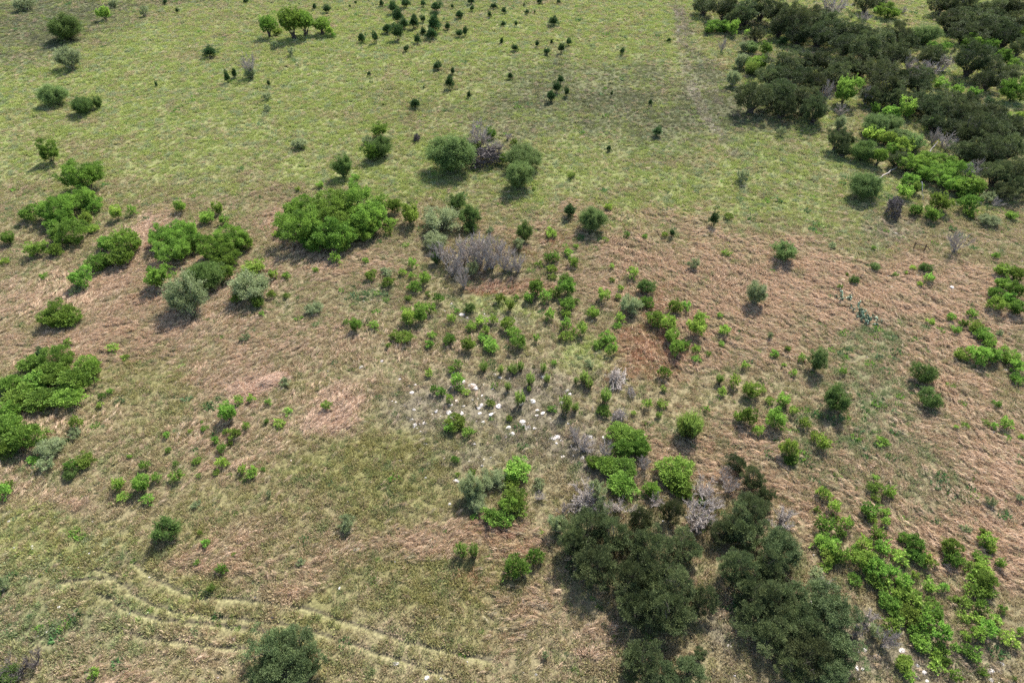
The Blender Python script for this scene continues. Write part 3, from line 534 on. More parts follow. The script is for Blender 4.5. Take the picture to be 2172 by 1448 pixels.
# ------------------------------------------------------------------ colour of the turf: zones fixed on the ground
PAL = {  # colours a tuft of that zone may take: (rgb, share)
 "base": [((.350, .275, .160), .32), ((.280, .275, .105), .28), ((.455, .325, .235), .26), ((.180, .235, .085), .16)],
 "green": [((.320, .370, .090), .44), ((.230, .325, .085), .22), ((.450, .360, .195), .20), ((.260, .310, .190), .16)],
 "olive": [((.290, .260, .090), .36), ((.235, .260, .080), .30), ((.370, .275, .160), .22), ((.150, .215, .080), .12)],
 "straw": [((.520, .365, .245), .40), ((.430, .290, .185), .24), ((.560, .430, .300), .16), ((.280, .275, .125), .20)],
 "pale": [((.640, .470, .350), .6), ((.540, .390, .280), .4)],
 "red": [((.370, .180, .110), .5), ((.450, .260, .160), .3), ((.290, .240, .110), .2)],
 "bare": [((.275, .230, .180), .34), ((.350, .290, .235), .20), ((.235, .215, .120), .46)],
 "painted_shade": [((.150, .165, .075), .42), ((.200, .205, .085), .30), ((.155, .150, .110), .28)],  # soft cloud shadow painted into the turf as darker, greyer colours
 "forb": [((.150, .230, .085), .36), ((.210, .255, .110), .24), ((.420, .310, .210), .4)],
}
ZN = list(PAL)
zone_list = []
for item in ZONES.replace("\n", ";").split(";"):
    q = item.split()
    if len(q) == 6:
        k, cx, cy, hw, hh, wt = q[0], *map(float, q[1:])
        x0, y0, t0 = at(cx, cy)
        ya = at(cx, max(cy - hh, -150))[1]; yb = at(cx, cy + hh)[1]
        zone_list.append((k, x0, (ya + yb) / 2, hw * t0 / FPX, (ya - yb) / 2, wt))
FAR_PATH = [[at(a + o, b)[:2] for a, b in ((1437, -20), (1444, 60), (1450, 130), (1468, 190), (1500, 255), (1560, 330))] for o in (-6, 7)]
def zone_weights(x, y):
    wob = 1 + 1.1 * (fbm(x, y, 9, 31) - .5); wx = x + 7 * (fbm(x, y, 14, 41) - .5); wy = y + 9 * (fbm(x, y, 14, 43) - .5)
    W = {k: np.zeros(len(x)) for k in ZN}
    W["base"] += np.clip(.75 - (y - 62) / 60, .5, .75)
    W["green"] += np.clip((y - 60) / 22, 0, .85)
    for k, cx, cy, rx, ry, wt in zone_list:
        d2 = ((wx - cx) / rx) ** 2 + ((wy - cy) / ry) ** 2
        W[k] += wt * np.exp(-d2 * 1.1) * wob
    for pl in FAR_PATH:
        for (xa, ya), (xb, yb) in zip(pl[:-1], pl[1:]):
            t_ = np.clip(((x - xa) * (xb - xa) + (y - ya) * (yb - ya)) / ((xb - xa) ** 2 + (yb - ya) ** 2), 0, 1)
            W["bare"] += 2.2 * np.exp(-((x - xa - t_ * (xb - xa)) ** 2 + (y - ya - t_ * (yb - ya)) ** 2) / .16)
    sd = 50
    for k in ZN:                                                  # patches break every zone up
        sd += 7; W[k] = W[k] * np.clip(.15 + 1.7 * fbm((x + sd) * .75, y, 3.4, sd, 3), .05, 3) ** (1.5 if k in ("green", "painted_shade") else 1.8)
    A = np.stack([W[k] for k in ZN], 1); A = A ** 1.6
    return A / A.sum(1, keepdims=True)
MEAN = np.array([sum(np.array(c) * s for c, s in PAL[k]) for k in ZN])
def tuft_colour(x, y, r):
    A = zone_weights(x, y); u = r.random(len(x))[:, None]
    z = (A.cumsum(1) < u).sum(1).clip(0, len(ZN) - 1)
    out = np.zeros((len(x), 3))
    for i, k in enumerate(ZN):
        m = np.where(z == i)[0]
        if len(m) == 0: continue
        cs = np.array([c for c, s in PAL[k]]); ss = np.array([s for c, s in PAL[k]])
        nn = fbm(x[m], y[m], .9, 91 + i, 2); nn = np.clip((nn - .5) * 2.0 + r.normal(size=len(m)) * .2 + .5, 0, .9999)
        out[m] = cs[(ss.cumsum()[None] < nn[:, None]).sum(1).clip(0, len(cs) - 1)]
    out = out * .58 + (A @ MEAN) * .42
    return np.clip(out * r.uniform(.84, 1.13, len(x))[:, None], 0, 1), z, A

def combed(x, y):
    """long low swaths the wind has laid the straw in, 0 in the troughs to 1 on the crests"""
    a = -.72 + np.where(x < 10, 1.4, 0.0); wx = x + 2.2 * (fbm(x, y, 8, 161, 2) - .5) + .5 * (noise(x, y, 1.7, 163) - .5); wy = y + 3.2 * (fbm(x, y, 8, 165, 2) - .5) + .5 * (noise(x, y, 1.5, 167) - .5)
    u = wx * np.cos(a) + wy * np.sin(a); v = -wx * np.sin(a) + wy * np.cos(a)
    return .65 * noise(u / 1.0, v / .34, 1.0, 169) + .35 * noise(u / .5, v / .2, 1.0, 171)
# wheel ruts as polylines on the ground
track_pts = []
for tr in TRACKS:
    g = np.array([at(a, b)[:2] for a, b in tr]); seg = []
    for a, b in zip(g[:-1], g[1:]):
        n = max(2, int(np.linalg.norm(b - a) / .1)); seg.append(a + (b - a) * np.linspace(0, 1, n, endpoint=False)[:, None])
    s = np.concatenate(seg); k = np.ones(25) / 25
    s = np.stack([np.convolve(np.pad(s[:, i], 12, mode='edge'), k, 'valid') for i in (0, 1)], 1)
    track_pts.append(s)
TR = np.concatenate(track_pts)
def rut_distance(x, y):
    """signed distance to the nearest rut (positive on the far side) and |distance|"""
    d = np.full(len(x), 99.0); sy = np.ones(len(x))
    m = np.where((y < 38) & (x < 12))[0]
    for s in range(0, len(m), 4000):
        q = m[s:s + 4000]
        D = (x[q][:, None] - TR[None, :, 0]) ** 2 + (y[q][:, None] - TR[None, :, 1]) ** 2
        j = D.argmin(1); d[q] = np.sqrt(D[np.arange(len(q)), j]); sy[q] = np.sign(y[q] - TR[j, 1])
    return d, sy * d
def ground_h(x, y):
    x = np.asarray(x, float); y = np.asarray(y, float)
    h = big_h(x, y) + .10 * (fbm(x, y, 1.6, 71, 2) - .5) + .06 * (noise(x, y, .6, 75) - .5)
    near = np.where((y < 38) & (x < 12), 1, 0)
    if near.any():
        d, sg = rut_distance(x.ravel(), y.ravel()); d = d.reshape(x.shape); sg = sg.reshape(x.shape)
        h = h - .05 * np.clip((sg + .2) / .25, 0, 1) * np.clip((.2 - sg) / .1, 0, 1)
    return h

# ------------------------------------------------------------------ the ground, one sheet out to the horizon
def axis(parts):
    out = []
    for a, b, s in parts: out += list(np.arange(a, b - 1e-6, s))
    return np.array(out + [parts[-1][1]])
gx = axis([(-5000, -600, 400), (-600, -220, 20), (-220, -130, 3), (-130, -60, .8), (-60, 62, .26), (62, 150, .7), (150, 240, 3), (240, 600, 20), (600, 5000, 400)])
gy = axis([(-600, -60, 30), (-60, 10, 3), (10, 40, .11), (40, 90, .3), (90, 175, .6), (175, 260, 4), (260, 600, 20), (600, 6000, 400)])
GX, GY = np.meshgrid(gx, gy); fx_, fy_ = GX.ravel(), GY.ravel()
GZ = ground_h(fx_, fy_)
nx, ny = len(gx), len(gy)
ii = (np.arange(ny - 1)[:, None] * nx + np.arange(nx - 1)[None]).ravel()
gf = np.stack([ii, ii + 1, ii + 1 + nx, ii + nx], 1)
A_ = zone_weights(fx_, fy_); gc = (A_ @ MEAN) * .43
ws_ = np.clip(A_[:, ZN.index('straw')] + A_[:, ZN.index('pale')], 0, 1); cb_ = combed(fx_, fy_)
gc = gc * (1 - ws_ * np.clip(1.2 - 1.6 * cb_, 0, .5))[:, None]  # soil in the troughs painted darker, as if shadowed between swaths
GZ = GZ + ws_ * .16 * (cb_ - .5)
rd, rs = rut_distance(fx_, fy_)
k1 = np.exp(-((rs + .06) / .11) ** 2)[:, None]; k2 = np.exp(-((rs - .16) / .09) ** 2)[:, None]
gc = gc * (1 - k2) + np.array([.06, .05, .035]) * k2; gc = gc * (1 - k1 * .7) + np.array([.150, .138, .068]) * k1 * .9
m_, nt, p = mat_new("turf_soil")
a = nt.nodes.new("ShaderNodeAttribute"); a.attribute_name = "tint"
geo = nt.nodes.new("ShaderNodeNewGeometry")
nz = nt.nodes.new("ShaderNodeTexNoise"); nz.inputs["Scale"].default_value = 5.5; nz.inputs["Detail"].default_value = 5; nt.links.new(geo.outputs["Position"], nz.inputs[0])
rmp = nt.nodes.new("ShaderNodeMapRange"); rmp.inputs[1].default_value = .3; rmp.inputs[2].default_value = .7; rmp.inputs[3].default_value = .55; rmp.inputs[4].default_value = 1.4
nt.links.new(nz.outputs["Fac"], rmp.inputs[0])
vm = nt.nodes.new("ShaderNodeVectorMath"); vm.operation = 'SCALE'; nt.links.new(a.outputs["Color"], vm.inputs[0]); nt.links.new(rmp.outputs[0], vm.inputs[3])
nt.links.new(vm.outputs[0], p.inputs["Base Color"]); p.inputs["Roughness"].default_value = .95; p.inputs["Specular IOR Level"].default_value = .1
bp = nt.nodes.new("ShaderNodeBump"); bp.inputs["Strength"].default_value = .8; bp.inputs["Distance"].default_value = .06
nt.links.new(nz.outputs["Fac"], bp.inputs["Height"]); nt.links.new(bp.outputs[0], p.inputs["Normal"])
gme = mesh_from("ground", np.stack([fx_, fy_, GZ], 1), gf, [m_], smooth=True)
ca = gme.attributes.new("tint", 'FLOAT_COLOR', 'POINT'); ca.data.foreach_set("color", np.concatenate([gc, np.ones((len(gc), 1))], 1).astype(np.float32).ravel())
tag(link("ground", gme), "grassy hillside turf of green, olive and straw patches", None, None, "structure")

# ------------------------------------------------------------------ turf as instanced tufts (stuff)
def tuft_mat(name, trans=.3):
    m, nt, p = mat_new(name)
    a = nt.nodes.new("ShaderNodeAttribute"); a.attribute_type = 'INSTANCER'; a.attribute_name = "col"
    b = nt.nodes.new("ShaderNodeAttribute"); b.attribute_name = "var"
    mr = nt.nodes.new("ShaderNodeMapRange"); mr.inputs[3].default_value = .9; mr.inputs[4].default_value = 1.12
    nt.links.new(b.outputs["Fac"], mr.inputs[0])
    vm = nt.nodes.new("ShaderNodeVectorMath"); vm.operation = 'SCALE'; nt.links.new(a.outputs["Color"], vm.inputs[0]); nt.links.new(mr.outputs[0], vm.inputs[3])
    nt.links.new(vm.outputs[0], p.inputs["Base Color"]); p.inputs["Roughness"].default_value = .8; p.inputs["Specular IOR Level"].default_value = .15
    tr = nt.nodes.new("ShaderNodeBsdfTranslucent"); nt.links.new(vm.outputs[0], tr.inputs[0])
    ms = nt.nodes.new("ShaderNodeMixShader"); ms.inputs[0].default_value = trans
    nt.links.new(p.outputs[0], ms.inputs[1]); nt.links.new(tr.outputs[0], ms.inputs[2]); nt.links.new(ms.outputs[0], nt.nodes["Material Output"].inputs[0])
    return m
TM = tuft_mat("grass_blade")
def tuft(name, seed, n, R, Lb, Wb, up, lay=None):
    r = np.random.default_rng(seed)
    a = r.random(n) * 6.283; q = np.sqrt(r.random(n)) * R
    c = np.stack([q * np.cos(a), q * np.sin(a), np.zeros(n)], 1)
    if lay is None: d = unit(np.stack([np.cos(a) * .6, np.sin(a) * .6, np.full(n, up)], 1) + r.normal(size=(n, 3)) * .35); d[:, 2] = np.abs(d[:, 2])
    else:
        c[:, 0] *= 1.6; c[:, 2] = r.random(n) * .10; d = unit(np.array([1, 0, .12]) + r.normal(size=(n, 3)) * [.1, lay, .16])
    v, f = leaves(c, d, Lb * r.uniform(.6, 1.2, n), Wb * r.uniform(.7, 1.3, n), .18, r)
    return mesh_from(name, v, f, [TM], r.random(n))
def scatter(name, protos, x, y, rot, scl, col, pick, label, z=None):
    n = len(x); me = bpy.data.meshes.new(name); me.vertices.add(n)
    z = ground_h(x, y) if z is None else z
    me.vertices.foreach_set("co", np.stack([x, y, z], 1).astype(np.float32).ravel())
    def at_(nm, ty, key, arr): me.attributes.new(nm, ty, 'POINT').data.foreach_set(key, np.asarray(arr).ravel())
    at_("rot", 'FLOAT_VECTOR', "vector", rot.astype(np.float32)); at_("scl", 'FLOAT_VECTOR', "vector", scl.astype(np.float32))
    at_("col", 'FLOAT_COLOR', "color", np.concatenate([col, np.ones((n, 1))], 1).astype(np.float32)); at_("pick", 'INT', "value", pick.astype(np.int32))
    coll = bpy.data.collections.new(name + "_kinds")
    for i, pm in enumerate(protos): coll.objects.link(bpy.data.objects.new(f"{name}_kind_{i:02d}", pm))
    ng = bpy.data.node_groups.new(name + "_scatter", 'GeometryNodeTree')
    ng.interface.new_socket("Geometry", in_out='INPUT', socket_type='NodeSocketGeometry'); ng.interface.new_socket("Geometry", in_out='OUTPUT', socket_type='NodeSocketGeometry')
    N = ng.nodes; K = ng.links
    gi, go = N.new("NodeGroupInput"), N.new("NodeGroupOutput"); ci = N.new("GeometryNodeCollectionInfo"); ci.inputs["Collection"].default_value = coll
    ci.inputs["Separate Children"].default_value = True; ci.inputs["Reset Children"].default_value = True
    ip = N.new("GeometryNodeInstanceOnPoints"); ip.inputs["Pick Instance"].default_value = True
    def na(nm, ty):
        q = N.new("GeometryNodeInputNamedAttribute"); q.data_type = ty; q.inputs["Name"].default_value = nm; return q.outputs["Attribute"]
    K.new(gi.outputs[0], ip.inputs["Points"]); K.new(ci.outputs[0], ip.inputs["Instance"]); K.new(na("pick", 'INT'), ip.inputs["Instance Index"])
    e2r = N.new("FunctionNodeEulerToRotation"); K.new(na("rot", 'FLOAT_VECTOR'), e2r.inputs[0]); K.new(e2r.outputs[0], ip.inputs["Rotation"])
    K.new(na("scl", 'FLOAT_VECTOR'), ip.inputs["Scale"]); K.new(ip.outputs[0], go.inputs[0])
    o = link(name, me); md = o.modifiers.new("scatter", 'NODES'); md.node_group = ng
    return tag(o, label, None, None, "stuff")
def field_points(dens, r):
    """random points over the part of the slope a camera near this place could see"""
    X = []; Y = []
    for y0, y1 in ((-12, 11), (11, 22), (22, 34), (34, 50), (50, 72), (72, 100), (100, 135), (135, 165)):
        ym = (y0 + y1) / 2; dist = math.hypot(y1, CAM_H); half = .75 * dist * 1.06 + 14; d = dens(ym)
        n = int(d * (y1 - y0) * 2 * half); X.append(r.uniform(-half, half, n)); Y.append(r.uniform(y0, y1, n))
    return np.concatenate(X), np.concatenate(Y)
r1 = np.random.default_rng(21)
x, y = field_points(lambda ym: 20 if ym < 40 else 15 if ym < 72 else 11 if ym < 110 else 8, r1)
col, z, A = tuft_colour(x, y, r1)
d, s = rut_distance(x, y)
pb = A[:, ZN.index("bare")]
keep = ((s > .22) | (s < -.15)) & (r1.random(len(x)) > pb * .45) & (r1.random(len(x)) < .6 + .8 * noise(x, y, .9, 131))
x, y, col, z, d, s = x[keep], y[keep], col[keep], z[keep], d[keep], s[keep]
dist = np.hypot(y, CAM_H); n = len(x)
size = (.75 + .5 * r1.random(n)) * (1 + np.clip((dist - 60) / 120, 0, .6)) * np.where(z == ZN.index("painted_shade"), .7, 1.0) * (.75 + .5 * noise(x, y, 2.1, 133)) * (1 + .3 * np.exp(-((s - .42) / .14) ** 2))
scl = np.stack([size, size, size * r1.uniform(.6, 1.3, n)], 1)
rot = np.stack([r1.normal(size=n) * .15, r1.normal(size=n) * .15, r1.random(n) * 6.283], 1)
scatter("grass", [tuft(f"grass_tuft_{i}", 300 + i, 34, .17, .20, .03, 1.1) for i in range(5)], x, y, rot, scl, col, r1.integers(0, 5, n), "short green and tan grass covering the slope")
NT = n
# lodged straw: long blades all lying the way the wind combed them
x, y = field_points(lambda ym: 26 if ym < 72 else 12, r1)
col, z, A = tuft_colour(x, y, r1)
ws = np.clip(A[:, ZN.index("straw")] + A[:, ZN.index("pale")] + .8 * A[:, ZN.index("red")] - .12, 0, 1) + .02
ws[np.abs(rut_distance(x, y)[1]) < .6] = 0
keep = r1.random(len(x)) < np.clip(ws * 1.35, 0, 1)
x, y = x[keep], y[keep]; n = len(x)
mixc = np.where(r1.random(n)[:, None] < .8, np.array([.52, .375, .255]), np.array([.64, .50, .36])) * r1.uniform(.72, 1.2, n)[:, None]
col = col[keep] * .55 + mixc * .45
ang = -.75 + 2.4 * (fbm(x, y, 11, 61, 2) - .5) + 1.6 * (fbm(x, y, 2.2, 63, 2) - .5) + r1.normal(size=n) * .2 + np.where(x < 10, 1.4, 0)
sc = r1.uniform(.7, 1.25, n) * (1 + np.clip((np.hypot(y, CAM_H) - 60) / 150, 0, .5))
crest = combed(x, y); kp = r1.random(n) < np.clip((crest - .30) * 4, .08, 1)
x, y, col, ang, sc, crest = x[kp], y[kp], col[kp], ang[kp], sc[kp], crest[kp]; n = len(x)
scl = np.stack([sc, sc * .8, sc], 1)
zz = ground_h(x, y) + .02 + .22 * np.clip(crest - .35, 0, .5)
scatter("dry_grass", [tuft(f"lodged_straw_{i}", 340 + i, 26, .13, .36, .03, 0, .22) for i in range(4)], x, y, np.stack([r1.normal(size=n) * .12, r1.normal(size=n) * .1, ang], 1), scl, col, r1.integers(0, 4, n),
        "long straw coloured grass lodged flat in windswept swirls", zz)
print("tufts", NT, n)
# low broad-leaved weeds
x, y = field_points(lambda ym: 3.2 if ym < 72 else 1.6, r1)
A = zone_weights(x, y); cl = fbm(x, y, 1.9, 141, 2)
pr = (.03 + 1.5 * A[:, ZN.index("forb")] + .10 * A[:, ZN.index("base")] + .05 * A[:, ZN.index("straw")] + .1 * A[:, ZN.index("bare")]) * np.clip((cl - .42) * 9, 0, 2)
keep = r1.random(len(x)) < pr; x, y = x[keep], y[keep]; n = len(x)
cc = np.where(r1.random(n)[:, None] < .6, np.array([.085, .170, .055]), np.array([.150, .215, .100])) * r1.uniform(.8, 1.25, n)[:, None]
sc = (.45 + .35 * r1.random(n) + 1.3 * r1.random(n) ** 6) * (1 + np.clip((np.hypot(y, CAM_H) - 60) / 200, 0, .4))
bright = (r1.random(n) < .35)[:, None]; cc = np.where(bright, np.array([.165, .290, .050]) * r1.uniform(.8, 1.2, n)[:, None], cc)
scatter("weeds", [tuft(f"weed_{i}", 380 + i, 34, .2, .15, .07, .7) for i in range(4)], x, y, np.stack([r1.normal(size=n) * .1, r1.normal(size=n) * .1, r1.random(n) * 6.283], 1), np.stack([sc, sc, sc * 1.35], 1), cc, r1.integers(0, 4, n),
        "low green broad leaved weeds among the grass")
print("weeds", n)
# pale pebbles on the thin soil
x, y = field_points(lambda ym: 3.0 if ym < 72 else 1.0, r1)
A = zone_weights(x, y); keep = r1.random(len(x)) < .010 + np.clip(A[:, ZN.index("bare")] - .25, 0, 1) * .8 * (noise(x, y, 1.5, 151) > .45)
x, y = x[keep], y[keep]; n = len(x); sc = .035 + (.05 + .14 * (A[keep][:, ZN.index('bare')] > .3)) * r1.random(n) ** 3
mp, ntp, pp = mat_new("pebble_stone"); ap = ntp.nodes.new("ShaderNodeAttribute"); ap.attribute_type = 'INSTANCER'; ap.attribute_name = "col"
ntp.links.new(ap.outputs["Color"], pp.inputs["Base Color"]); pp.inputs["Roughness"].default_value = .9
scatter("pebbles", [rock(f"pebble_{i}", 700 + i, mp) for i in range(3)], x, y, np.stack([np.zeros(n), np.zeros(n), r1.random(n) * 6.283], 1), np.stack([sc * 1.3, sc, sc * .6], 1),
        np.array([.56, .51, .46]) * r1.uniform(.5, 1.2, n)[:, None], r1.integers(0, 3, n), "pale limestone pebbles on thin soil", ground_h(x, y) + .03)

# ------------------------------------------------------------------ plant models: (radius, half height, crown mesh, stem mesh)
LIB = {}
def lib(code, R, Hh, cm, wm): LIB.setdefault(code, []).append((R, Hh, cm, wm))
for i in range(6):
    lib("S", .42, .34, *leafy(f"small_sumac_{i}", 10 + i, .40, .32, .23, .14, 17, .15, .08, M["S"], lobes=4, lo=.5, stemk=5, stemr=.012, zmin=-.3, one=True, push=.4))
for i in range(7):
    lib("S", .95, .75, *leafy(f"sumac_foliage_{i}", 30 + i, .92, .74, .36, .235, 42, .17, .09, M["S"], lobes=6, lo=.5, hi=1.15, stemk=9, stemr=.02, zmin=-.4, clumpvar=.5, push=.4, depth=.35, skip=.12))
for i in range(5):
    lib("S", 1.9, 1.3, *leafy(f"large_sumac_foliage_{i}", 50 + i, 1.9, 1.3, .46, .31, 62, .19, .10, M["S"], lobes=9, lo=.5, hi=1.15, stemk=14, stemr=.035, zmin=-.4, clumpvar=.5, depth=.35, push=.25, skip=.1, boughs=13, pull=.35))
for i in range(5):
    lib("O", 1.0, .8, *leafy(f"thicket_foliage_{i}", 70 + i, 1.0, .8, .36, .235, 56, .14, .075, M["O"], lobes=6, lo=.6, hi=1.12, stemk=9, stemr=.03, zmin=-.5, clumpvar=.5, push=.3))
for i in range(5):
    lib("O", 2.1, 1.5, *leafy(f"large_thicket_foliage_{i}", 90 + i, 2.1, 1.5, .50, .34, 84, .16, .085, M["O"], lobes=11, lo=.58, hi=1.12, stemk=16, stemr=.05, zmin=-.5, clumpvar=.5, depth=.35, push=.2, boughs=14, pull=.3))
for i in range(4):
    lib("U", .5, .55, *broom(f"broom_foliage_{i}", 110 + i, .5, .55, 34, .17, .04, M["U"]))
for i in range(2):
    lib("U", 1.5, 1.2, *broom(f"large_broom_foliage_{i}", 120 + i, 1.5, 1.2, 190, .20, .055, M["U"]))
for c_, s0 in (("M", 130), ("DM", 150)):
    for i in range(3):
        lib(c_, .8, .65, *feathery(f"soft_foliage_{c_}_{i}".lower(), s0 + i, .8, .65, 34, 7, .13, .035, M[c_], M["bark"], dens=1.0, br=.018))
    for i in range(3):
        lib(c_, 2.2, 1.7, *feathery(f"large_soft_foliage_{c_}_{i}".lower(), s0 + 8 + i, 2.2, 1.7, 80, 13, .20, .055, M[c_], M["bark"], dens=1.25, br=.04, droopy=.25))
for i in range(3):
    lib("G", .45, .35, *feathery(f"small_silvery_foliage_{i}", 170 + i, .45, .35, 16, 6, .10, .03, M["G"], M["grey"], one=True, dens=.8, br=.012))
for i in range(4):
    lib("G", 1.2, .9, *feathery(f"silvery_foliage_{i}", 180 + i, 1.2, .9, 46, 9, .15, .045, M["G"], M["grey"], dens=.95, br=.022, upr=.6))
for i in range(6):
    r_ = np.random.default_rng(200 + i); hh = r_.uniform(.9, 1.35)
    lib("J", .7, hh, *leafy(f"juniper_sapling_foliage_{i}", 200 + i, .7, hh, .25, .15, 30, .20, .045, M["J"], lobes=5, lo=.36, hi=1.2, up=1.3, out=.35, spread=.35, stemk=7, stemr=.03, zmin=-.75, depth=.45, flat=1.5, droop=.0, one=True, fill=.25, cone=.45))
for i in range(7):
    lib("D", 2.4, 1.9, *leafy(f"juniper_foliage_{i}", 220 + i, 2.4, 1.9, .52, .33, 100, .17, .05, M["D"], lobes=13, lo=.52, hi=1.15, up=.45, out=.8, spread=.5, stemk=24, stemr=.07, zmin=-.55, depth=.5, flat=.85, droop=.05, trunk_z=.25, skip=.12, fill=.12, clumpvar=.5, push=.25, boughs=17))
for i in range(4):
    lib("K", 2.0, 1.6, *leafy(f"live_oak_foliage_{i}", 240 + i, 2.0, 1.6, .50, .33, 92, .11, .065, M["K"], lobes=10, lo=.5, hi=1.12, up=.3, out=.5, spread=.8, stemk=18, stemr=.06, zmin=-.5, depth=.45, trunk_z=.3, skip=.12, fill=.14, clumpvar=.5, push=.25, boughs=14))
for i in range(3):
    lib("T", 1.2, .9, *leafy(f"small_tree_foliage_{i}", 260 + i, 1.2, .9, .27, .19, 34, .13, .07, M["O"], lobes=7, lo=.65, hi=1.12, stemk=12, stemr=.045, zmin=-.6, trunk_z=.45, fill=.2))
for i in range(5):
    lib("B", 1.5, 1.2, None, bare(f"bare_branches_{i}", 270 + i, 1.5, 1.2, 13, 11, 9, .050, M["grey"], .6))
for i in range(3):
    lib("P", 1.4, .5, None, brush(f"brush_branches_{i}", 280 + i, 1.4, .6, 260, .038, M["dead"]))
for i in range(3):
    lib("Q", 1.4, .45, None, brush(f"grey_brush_branches_{i}", 285 + i, 1.4, .45, 110, .034, M["grey"]))
for i in range(2):
    lib("N", 1.5, 1.2, None, bare(f"dark_bare_branches_{i}", 295 + i, 1.5, 1.2, 13, 10, 8, .050, M["dead"], .6))
for i in range(3):
    lib("C", .6, .35, None, cactus(f"cactus_pads_{i}", 290 + i, .6, .35, 12))
ROCKS = [rock(f"rock_{i}", 400 + i, M["R"]) for i in range(7)]

KIND = {  # name, label words, category, group, half height / radius limits, crown part, stem part
 "S": ("sumac_shrub", "leafy green shrub", "shrub", "bright leafy shrubs scattered over the slope", .55, 1.15, "foliage", "stem"),
 "s": ("sumac_shrub_small", "leafy green sumac", "sprout", "leafy sumacs of small outline between the shrubs", .55, 1.15, "foliage", "stem"),
 "O": ("oak_thicket", "dense green thicket bush", "thicket", "dense green thicket bushes", .55, .8, "foliage", "stem"),
 "U": ("broom_shrub", "upright yellow-green shrub", "shrub", "upright yellow-green shrubs", .7, 1.7, "foliage", "stem"),
 "M": ("mesquite_bush", "feathery green bush", "bush", "feathery mesquite bushes", .65, 1.1, "foliage", "branches"),
 "DM": ("dark_soft_bush", "soft dark-green bush", "bush", "soft dark green bushes", .65, 1.2, "foliage", "branches"),
 "G": ("silvery_bush", "pale grey-green bush", "bush", "pale silvery bushes", .5, 1.2, "foliage", "branches"),
 "J": ("juniper_sapling", "dark juniper sapling", "sapling", "young junipers dotted over the upper field", .8, 1.9, "foliage", "stem"),
 "D": ("juniper_tree", "dark juniper tree", "tree", "dark junipers grown together", .85, 1.15, "crown", "trunk"),
 "K": ("live_oak", "grey-green oak tree", "tree", "grey-green oaks among the junipers", .8, 1.1, "crown", "trunk"),
 "T": ("small_tree", "small round-crowned tree", "tree", "small round trees in the upper field", .7, 1.1, "crown", "trunk"),
 "B": ("bare_bush", "leafless grey bush", "bush", "leafless grey bushes", .7, 1.3, None, "branches"),
 "P": ("brush_pile", "heap of dead branches", "brush pile", "heaps of dead branches", .35, .6, None, "branches"),
 "Q": ("brush_pile", "heap of grey branches", "brush pile", "heaps of dead branches", .3, .55, None, "branches"),
 "N": ("bare_bush", "leafless dark bush", "bush", "leafless dark bushes", .7, 1.2, None, "branches"),
 "C": ("prickly_pear", "pale green cactus clump", "cactus", "prickly pear clumps", .5, .9, None, "pads"),
 "R": ("limestone_rock", "whitish limestone rock", "rock", "pale rocks lying in the grass", .2, .45, None, None),
}
ORD = ["nearest", "second", "third", "fourth", "fifth", "sixth", "seventh", "eighth", "ninth", "tenth", "eleventh", "twelfth", "thirteenth", "fourteenth", "fifteenth", "sixteenth", "seventeenth", "eighteenth", "nineteenth", "twentieth"]
items = []
for (ox, oy, s), txt in SURVEY:
    for q in txt.replace("\n", ";").split(";"):
        q = q.split()
        if len(q) == 5:
            k = q[0]; a_, b_, w_, h_ = map(float, q[1:]); sc_ = 1.0 / s if s > 1 else 1.0
            if k == "S" and (w_ + h_) * sc_ < 39: k = "s"  # small drawn outlines of the same sumac shrub get their own name
            items.append([k, ox + a_ * sc_, oy + b_ * sc_, w_ * sc_, h_ * sc_])
SIDE = lambda dx, dy: ("far-" if dy < -.41 * abs(dx) else "near-" if dy > .41 * abs(dx) else "") if abs(dx) > .41 * abs(dy) else None
def side(dx, dy):
    if abs(dx) <= .41 * abs(dy): return "far" if dy < 0 else "near"
    lr = "right" if dx > 0 else "left"
    return lr if abs(dy) <= .41 * abs(dx) else ("far-" if dy < 0 else "near-") + lr
cells = {}
for i, it in enumerate(items):
    j = min(range(len(LANDMARKS)), key=lambda j: (LANDMARKS[j][0] - it[1]) ** 2 + (1.4 * (LANDMARKS[j][1] - it[2])) ** 2)
    dx, dy = it[1] - LANDMARKS[j][0], it[2] - LANDMARKS[j][1]
    cells.setdefault((it[0], j, side(dx, dy)), []).append((dx * dx + dy * dy, i))
LABEL = {}
for (k, j, sd), lst in cells.items():
    lst.sort()
    for n_, (_, i) in enumerate(lst):
        w_ = items[i][3] * (1 + .0 * n_)
        LABEL[i] = (KIND[k][1].replace(" bush", "") if "thicket bush" in KIND[k][1] else KIND[k][1], ("just" if len(lst) == 1 else "nearest one" if n_ == 0 else ORD[min(n_, 19)] + " out") + f" on the {sd} side of {LANDMARKS[j][2]}")
SIZE_LIM = {"s": (.42, .7, 9), "S": (.45, .8, 1.3), "O": (.8, 1.3, 1.9), "U": (.35, .6, 1.0), "M": (.9, 1.5, 2.2), "DM": (.7, 1.1, 1.6), "G": (.4, .8, 1.3), "J": (.5, .8, 1.2), "D": (1.5, 2.1, 3), "K": (1.2, 1.8, 2.6), "T": (1, 1.5, 2), "B": (.7, 1.2, 2), "P": (.6, 1.1, 2), "N": (.7, 1.2, 2), "Q": (.6, 1.1, 2), "C": (.4, .6, .9), "R": (.18, .32, .6)}
rp = np.random.default_rng(5)
counts = {}
